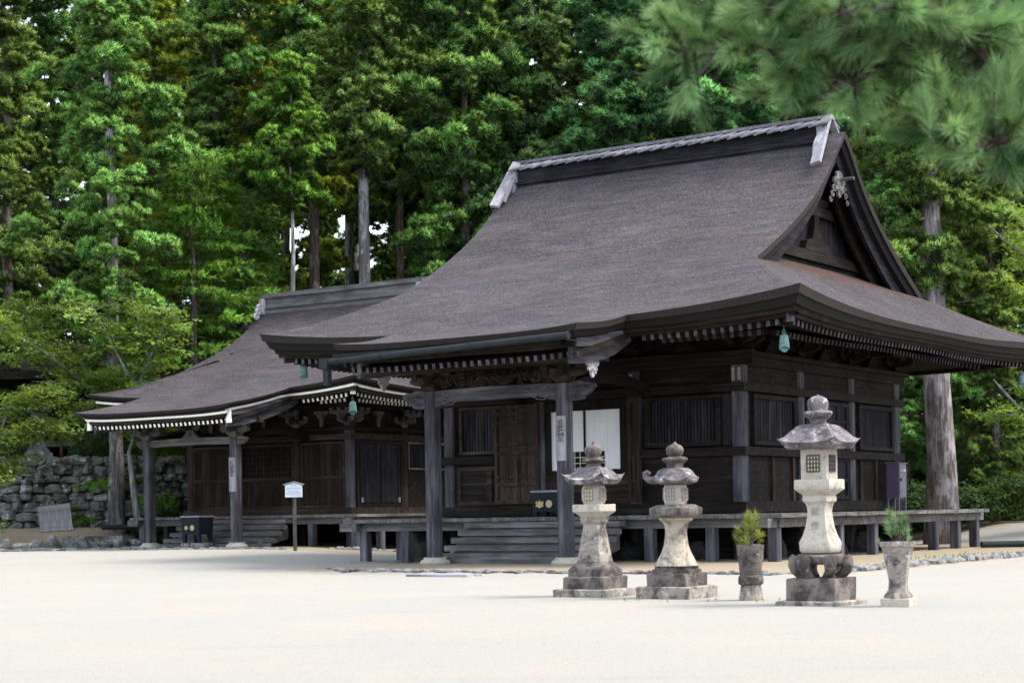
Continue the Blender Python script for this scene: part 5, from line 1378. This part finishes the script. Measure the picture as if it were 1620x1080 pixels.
PROTO['high'] = conifer('high', 32, 14.4, 3.7, 92, 12, L_CEDAR, BARK_PALE, .33, tsz=.9)
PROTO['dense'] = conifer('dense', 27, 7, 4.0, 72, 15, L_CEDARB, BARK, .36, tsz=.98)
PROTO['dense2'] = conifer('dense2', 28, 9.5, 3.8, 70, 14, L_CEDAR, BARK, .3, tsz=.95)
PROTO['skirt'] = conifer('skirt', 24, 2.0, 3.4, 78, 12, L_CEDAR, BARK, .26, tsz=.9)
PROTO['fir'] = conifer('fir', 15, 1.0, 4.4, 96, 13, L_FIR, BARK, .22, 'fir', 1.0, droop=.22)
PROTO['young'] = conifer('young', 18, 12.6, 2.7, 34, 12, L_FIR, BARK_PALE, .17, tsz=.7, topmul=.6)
def tree(kind, px, d, sc, rz, label, group, name='cedar_tree', sx=1.0, bark=None, leaf=None, zoff=0):
    x = pix(px, d); tm, cm = PROTO[kind]
    o = empty(name, (x, d, gz(x, d)-.1+zoff), rz, label, 'tree', group); o.scale = (sc*sx, sc*sx, sc)
    if bark or leaf:
        tm, cm = tm.copy(), cm.copy()
        if bark: tm.materials[0] = bark
        if leaf: cm.materials[0] = leaf
    link('trunk', tm, o); link('crown', cm, o); return o
GR = 'cedars of the wood behind the halls'
rows = [
 ('low', 184, 63.4, 1.0, .3, 'tall pale-trunked cedar in front of the stone wall beside the far hall left eave', 1.0),
 ('low', 20, 69, .98, 2.2, 'tall cedar at the left edge of the photo behind the maples', 1.05),
 ('low', 352, 75, 1.05, 4.1, 'tall cedar rising behind the layered fir', 1.1),
 ('high', 584, 70, 1.0, 1.1, 'thick straight pale cedar trunk rising over the far hall ridge', 1.0),
 ('young', 470, 67, 1.0, .5, 'slim young cedar with a small bright crown on a pale trunk', 1.0),
 ('high', 641, 77, 1.0, 3.0, 'thin brown cedar trunk between the thick pale trunk and the large roof', .75),
 ('high', 503, 76, 1.05, 5, 'reddish-brown cedar trunk just behind the slim young cedar', .9),
 ('dense2', 745, 71, 1.02, 2, 'dark cedar trunk close beside the upper left edge of the large roof', .95),
 ('dense', 705, 79, 1.0, .7, None, 1.0), ('dense', 845, 72, .93, 1.9, None, 1.0), ('dense2', 915, 77, 1.0, 2.7, None, 1.05), ('dense', 985, 70, .92, 3.6, None, 1.05),
 ('dense', 1070, 76, 1.0, 4.4, None, 1.0), ('dense2', 1135, 69, .92, 5.2, None, 1.05), ('dense', 1225, 75, 1.0, .1, None, 1.05), ('dense2', 1310, 70, .95, 1.5, None, 1.0),
 ('skirt', 1385, 74, 1.0, 2.4, None, 1.0), ('skirt', 1545, 70, .95, 3.1, None, 1.05), ('skirt', 1640, 66, 1.0, 4, None, 1.1), ('dense', 1480, 78, 1.0, 5, None, 1.1),
 ('skirt', 255, 79, 1.1, 1, None, 1.1), ('skirt', 95, 76, 1.1, 2, None, 1.1), ('skirt', -60, 73, 1.1, 3.2, None, 1.1), ('dense2', 430, 81, 1.0, 4.2, None, 1.1),
 ('high', 560, 86, 1.0, 1.2, None, 1.0), ('dense', 655, 88, 1.05, 2.2, None, 1.1), ('dense', 780, 86, 1.1, .9, None, 1.1), ('skirt', 330, 90, 1.2, 5, None, 1.1),
]
for k, px, d, sc, rz, lab, sx in rows:
    tree(k, px, d, sc, rz, lab or ('one of the unseen cedars added at the sides for shade'), GR, sx=sx, leaf=L_CEDARB if k == 'dense2' and px > 900 else L_BACK if d in (79, 81, 86, 88) and px not in (705,) else None, bark=BARK if px in (641, 503, 352, 20) else None)
r_ = random.Random(21)
for px in list(range(-150, 1800, 104)):
    d = r_.uniform(92, 104); k = r_.choice(('dense', 'skirt', 'dense2')) if not 470 < px < 620 else 'high'
    tree(k, px+r_.uniform(-20,20), d, r_.uniform(1.0,1.2), r_.uniform(0,6), 'one of the unseen cedars added at the sides for shade', GR, sx=1.1, leaf=L_BACK if r_.random() < .85 else None)
for x, y in ((-30, 60), (-33, 50), (27, 62), (31, 52), (30, 74), (35, 66)):  # added out of view at the sides to shade the scene
    tree('dense', 810+x/y*F, y, 1.0, x, 'one of the unseen cedars added at the sides for shade', GR)
for px, d, sc in ((492, 88, .5), (533, 90, .47), (566, 87, .5), (612, 84, .52), (690, 83, .5)):
    tree('skirt', px, d, sc, px, 'small cedar filling the gap between the trunks of the wood', 'small cedars between the trunks')
tree('dense2', 522, 96, .72, 1.0, 'mid-sized cedar behind the slim young cedar, seen between the trunks', GR)
tree('fir', 312, 66.8, 1.0, .4, 'broad fir with bright layered sprays behind the far hall roof', None, 'fir_tree')
tree('fir', 392, 70.5, .9, 2.4, 'darker layered fir between the broad fir and the slim young cedar', None, 'fir_tree')
tree('fir', 245, 65.8, .42, 1.2, 'low dark fir in front of the stone wall beside the far hall porch', None, 'fir_tree', leaf=L_DARK)
# big old trunk right of the large hall
PROTO['old'] = conifer('old', 26, 7.2, 3.1, 104, 13, L_CEDAR, BARK_BIG, .46, tsz=.78, lean=-.035, droop=.2)
tree('old', 1491, 52.5, 1.0, .3, 'huge old cedar with grey peeling bark beside the large hall veranda', None)
tree('skirt', 1432, 61, .8, 1.1, 'dark cedar just right of the gable of the large hall, behind the huge old trunk', None)
tree('skirt', 1575, 60, .62, 2.2, 'small dark cedar behind the bright maple at the right edge', None, leaf=L_CEDAR)
# broad-leaved trees: trunks and limbs as tubes, leaves in flat sprays
def maple(name, base, stems, label, leafmat, bark, density, spread, seed, cat='tree', nsp=1.0):
    r2 = np.random.default_rng(seed); m = MB(); T = []; ti = []
    for pts, r0, leafy in stems:
        P = [Vector(p) for p in pts]; m.tube(P, [r0*(1-.8*i/(len(P)-1)) for i in range(len(P))], 7)
        for i in range(len(P)-1):
            for k in range(int(density*(P[i+1]-P[i]).length*leafy*nsp)+0):
                u = r2.random(); p = np.array(P[i].lerp(P[i+1], u)); a = r2.uniform(0, 6.28); L = spread*r2.uniform(.25, 1)
                e = p+np.array([math.cos(a)*L, math.sin(a)*L, r2.uniform(-.15,.3)*L]); m.tube([p, (p+e)/2+np.array([0,0,.06*L]), e], [.018,.012,.005], 4)
                for j in range(3):
                    t, c = MSPRAY[r2.integers(4)]; pp = p+(e-p)*(1-.3*j)+r2.normal(0,.12,3)
                    T.append(place(t, pp, (r2.normal(0,.2), r2.normal(0,.2), 1), r2.uniform(.7,1.15), r2.uniform(0,6)).reshape(-1,3,3)); ti.append(np.clip(c+r2.normal(0,.25),0,1))
    o = empty(name, base, 0, label, cat); part('trunk', m, bark, o, smooth=True)
    link('crown', tri_mesh('crown', np.concatenate(T), np.concatenate(ti), leafmat), o); return o
def pp(px, py, d, base): x, z = pix(px, d, py); return (x-base[0], d-base[1], z-base[2])
b = (pix(216, 62), 62, gz(pix(216, 62), 62))
def S(l, d=62): return [pp(x, y, d+dd, b) for x, y, dd in l]
maple('maple_tree', b, [
  (S([(219,822,0),(212,770,0),(206,715,0),(214,690,0)]), .16, 0),
  (S([(214,690,0),(196,668,.2),(180,640,.4),(165,615,.6),(150,590,.8)]), .11, 1), (S([(214,690,0),(232,640,-.3),(222,610,-.5),(240,570,-.6),(228,520,-.8),(215,470,-.8)]), .1, 1),
  (S([(180,640,.4),(130,600,0),(80,560,-.5),(30,530,-1),(-20,510,-1.3)]), .08, 1.3), (S([(165,615,.6),(120,560,.9),(70,520,1.1),(20,480,1.2)]), .07, 1.2),
  (S([(222,610,-.5),(205,590,-.7),(190,560,-1),(170,520,-1.2),(150,480,-1.2)]), .07, 1.2), (S([(240,570,-.6),(262,520,-.9),(275,480,-1)]), .06, 1),
  (S([(130,600,0),(90,620,-1),(40,640,-1.6),(-10,650,-2)]), .06, 1.3), (S([(150,640,0),(100,665,-1),(60,690,-1.5),(20,700,-1.8)]), .05, .9)],
  'pale-barked maple with spreading green branches beside the far hall left eave', L_MAPLE, BARK_MAPLE, 5.5, 1.15, 3)
b = (pix(20, 60.5), 60.5, gz(pix(20, 60.5), 60.5))
maple('maple_tree', b, [(S([(-30,850,0),(-20,760,0),(0,690,0),(20,640,0)], 60.5), .12, .4), (S([(0,690,0),(40,680,0),(80,672,0),(120,690,0)], 60.5), .06, 1.2), (S([(20,640,0),(60,620,0),(110,630,0)], 60.5), .06, 1.2), (S([(-20,760,0),(10,740,-.3),(30,730,-.3)], 60.5), .05, 1.4)],
  'leafy green maple at the left edge hanging before the terrace', L_MAPLE, BARK_MAPLE, 6, 1.0, 4)
b = (pix(1700, 54), 54, gz(pix(1700, 54), 54))
def S2(l): return [pp(x, y, 54+dd, b) for x, y, dd in l]
maple('maple_tree', b, [(S2([(1712,860,0),(1700,760,0),(1670,700,0),(1640,660,0),(1610,640,0),(1575,600,0)]), .14, .5), (S2([(1700,760,0),(1710,600,0),(1690,480,.3),(1650,420,.5),(1600,385,.8),(1565,350,1)]), .12, .7),
  (S2([(1690,480,.3),(1640,470,0),(1600,455,-.2),(1565,430,-.3)]), .05, 1.1), (S2([(1640,660,0),(1590,655,-.3),(1560,670,-.5)]), .05, 1.3), (S2([(1690,560,.3),(1640,545,0),(1590,555,-.2),(1560,550,-.3)]), .05, 1.2), (S2([(1650,420,.5),(1625,350,.3),(1600,320,.2)]), .05, 1), (S2([(1670,700,0),(1640,690,.4),(1600,688,.6)]), .05, 1)],
  'bright yellow-green maple reaching in from the right edge', L_MAPLER, BARK_MAPLE, 3.8, 1.0, 5)
# undergrowth: each bush a plant of its own
def bush_mesh(seed, n, R_, H_):
    r2 = np.random.default_rng(seed); T = []; ti = []; m = MB()
    for i in range(n):
        a = r2.uniform(0, 6.28); r = R_*math.sqrt(r2.random()); z = H_*r2.random()**.7*(1-.5*(r/R_)**2); p = (r*math.cos(a), r*math.sin(a), z)
        if i % 5 == 0: m.tube([(0,0,0), (p[0]*.4, p[1]*.4, z*.6), p], [.04,.025,.01], 4)
        t, c = MSPRAY[r2.integers(4)]; T.append(place(t, p, (r2.normal(0,.35)+.4*math.cos(a), r2.normal(0,.35)+.4*math.sin(a), 1), r2.uniform(.7,1.2), r2.uniform(0,6)).reshape(-1,3,3)); ti.append(np.clip(c+r2.normal(0,.2),0,1))
    return m.mesh('stems', BARK), tri_mesh('leaves', np.concatenate(T), np.concatenate(ti), L_DARK)
BUSH = [bush_mesh(40+i, 150, 1.7, 2.6) for i in range(3)]
r_ = random.Random(5)
bl = [(px, r_.uniform(67, 71), r_.uniform(.9,1.5)) for px in range(250, 800, 42)] + [(px, r_.uniform(62, 68), r_.uniform(.8,1.4)) for px in range(1410, 1680, 36)] + [(px, r_.uniform(76, 84), r_.uniform(1.6,2.6)) for px in range(-20, 1650, 75)] + [(262, 64.2, .5), (285, 64.4, .6), (150, 66.2, .5), (30, 66.5, .6)]
for i, (px, d, sc) in enumerate(bl):
    x = pix(px, d); st, lv = BUSH[i % 3]; z = gz(x, d) if not (x < -11 and 65 < d < 80) else WZ-.1
    o = empty('bush', (x, d, z), r_.uniform(0,6), 'dark leafy bush of the undergrowth along the edge of the wood', 'bush', 'undergrowth bushes along the wood'); o.scale = (sc, sc, sc)
    link('stems', st, o); link('leaves', lv, o)
# clipped mossy hedge, right
m = MB(); T = []; ti = []
b = (pix(1560, 58), 58.5)
for i in range(520):
    u, v_ = rng.uniform(-4.2, 4.5), rng.uniform(-.9,.9); z = (1.55+.25*math.sin(u*1.3)-.5*v_*v_)*rng.uniform(.25,1); t, c = MSPRAY[rng.integers(4)]
    T.append(place(t, (u, v_*(.8+.3*(1.5-z)), z), (rng.normal(0,.3), rng.normal(-.3,.3), 1), .8, rng.uniform(0,6)).reshape(-1,3,3)); ti.append(np.clip(c,0,1))
o = empty('hedge', (b[0], b[1], gz(*b)), -.1, 'low mossy hedge behind the right end of the veranda', 'hedge'); link('leaves', tri_mesh('leaves', np.concatenate(T), np.concatenate(ti), L_DARK), o)
# pine reaching in from the right, close to the camera
PB = (4.1, 8.6)
m = MB(); T = []; ti = []
def pbrush(n):
    T_ = needles(n, .12, .0042, .72); T_[:,:,2] += rng.uniform(-.06,.05,n)[:,None]; return T_
brush = [pbrush(260) for _ in range(5)]
def pl(px, py, d): px = px+max(0, 1500-px)*.16; x, z = pix(px, d, py-45*sstep((1560-px)/300)+60*sstep((px-1480)/150)); return np.array([x-PB[0], d-PB[1], z])
m.tube([(0,0,-.3),(.02,.03,1.5),(-.03,.0,3.2),(-.1,.05,5.5),(0,0,8)], [.24,.19,.16,.12,.05], 12)
limbs = [[(2100,60,8.6),(1850,40,8.4),(1600,60,8.2),(1400,110,8.0),(1250,130,7.9),(1120,110,7.8),(1010,125,7.7)],
         [(2080,220,8.6),(1850,230,8.8),(1650,200,8.7),(1480,190,8.6),(1350,200,8.5),(1230,190,8.4)],
         [(2050,-120,8.6),(1750,-60,9),(1500,-10,9.2),(1300,0,9.1),(1150,20,9.0),(1060,60,9)],
         [(1850,40,8.4),(1700,120,7.9),(1560,200,7.7),(1480,215,7.6)], [(1850,230,8.8),(1720,250,8.3),(1640,240,8.2),(1560,230,8.1)], [(1850,230,8.8),(1740,130,9.2),(1600,110,9.4),(1500,90,9.4)],
         [(1750,-60,9),(1680,60,9.3),(1620,150,9.4),(1560,170,9.4)], [(1600,60,8.2),(1480,20,7.7),(1380,40,7.6),(1300,60,7.6),(1200,40,7.5)], [(1400,110,8.0),(1320,170,7.8),(1260,200,7.8)]]
r2 = np.random.default_rng(77)
for L in limbs:
    P = [pl(*q_) for q_ in L]; m.tube(P, [.03*(1-.75*i/(len(P)-1))+.005 for i in range(len(P))], 7)
    for i in range(len(P)-1):
        ln = np.linalg.norm(P[i+1]-P[i]); nn = int(ln*60)+1
        for k in range(nn):
            u = r2.random(); p = P[i]+(P[i+1]-P[i])*u; dr = (P[i+1]-P[i])/ln; d = dr*.45+r2.normal(0,.6,3); d[2] += .2; d /= np.linalg.norm(d)
            tw = r2.uniform(.1,.3); e = p+d*tw;
            ex, ey, ez = e[0]+PB[0], e[1]+PB[1], e[2]; qx = 810+F*ex/ey; low = float(np.interp(qx, [950, 1060, 1120, 1290, 1350, 1450, 1620, 1700], [120, 180, 195, 185, 205, 235, 285, 300]))
            if ez < EYE-(low-16-Y0+ROLL*(qx-810))*ey/F: continue       # the bough's lower edge
            m.tube([p, (p+e)/2+np.array([0,0,-.01]), e], [.009,.007,.005], 4)
            for w_ in (0, .55):
                if w_ and r2.random() < .4: continue
                T.append(place(brush[r2.integers(5)], e-d*tw*w_-d*.05, d, r2.uniform(.8,1.15), r2.uniform(0,6)).reshape(-1,3,3)); ti.append(np.clip(r2.normal(r2.uniform(.02,.95), 0.12, 260),0,1))
o = empty('pine_tree', (PB[0], PB[1], 0), 0, 'pine whose long-needled branches hang in close to the camera', 'tree'); part('trunk', m, BARK, o, smooth=True)
link('crown', tri_mesh('crown', np.concatenate(T), np.concatenate(ti), L_PINE), o)
# loose pebbles and fallen bits on the gravel
m = MB(); r_ = random.Random(31)
for i in range(700):
    d = 11+33*r_.random()**1.5; x = pix(r_.uniform(-40, 1660), d); sz = r_.uniform(.004, .01)*(1.5 if r_.random() < .05 else 1); z = gz(x, d)
    if boxdist(*in1(x, d), -7, 5.2, -7.3, 15) < .1: continue
    P = [(x+sz*math.cos(k*1.57+i)*r_.uniform(.7,1.2), d+sz*math.sin(k*1.57+i)*r_.uniform(.7,1.2), z+.002) for k in range(4)]
    m.add(P+[(x, d, z+sz*.8)], [(0,1,4),(1,2,4),(2,3,4),(3,0,4)])
tag(link('pebbles', m.mesh('pebbles', ST_BASE)), 'small loose pebbles scattered over the pale gravel', 'pebbles', kind='stuff')
# grass tufts along the kerbs and slabs
def grass(pts, n, seed):
    r2 = np.random.default_rng(seed); T = []
    for i in range(n):
        x, y = pts[r2.integers(len(pts))]; x += r2.normal(0, .22); y += r2.normal(0, .22); b_ = needles(26, .045, .005, 1.1); T.append((b_.reshape(-1,3)*r2.uniform(.5,1.2)+np.array([x, y, gz(x, y)])).reshape(-1,3,3))
    T = np.concatenate(T); return tri_mesh('grass', T, r2.random(len(T)), L_PINE)
gp = [to1(5.0, -4+.35*i) for i in range(30)] + [to1(4.2, -1+.4*i) for i in range(14)] + [to1(-9+.3*i, -3+.1*i) for i in range(8)] + [(pix(1010,23.6), 23.6), (pix(1120,23.3), 23.3), (pix(1200,22.9), 22.9)]
tag(link('grass', grass(gp, 300, 5)), 'thin short grass along kerbs and around the lantern slabs', 'grass', kind='stuff')
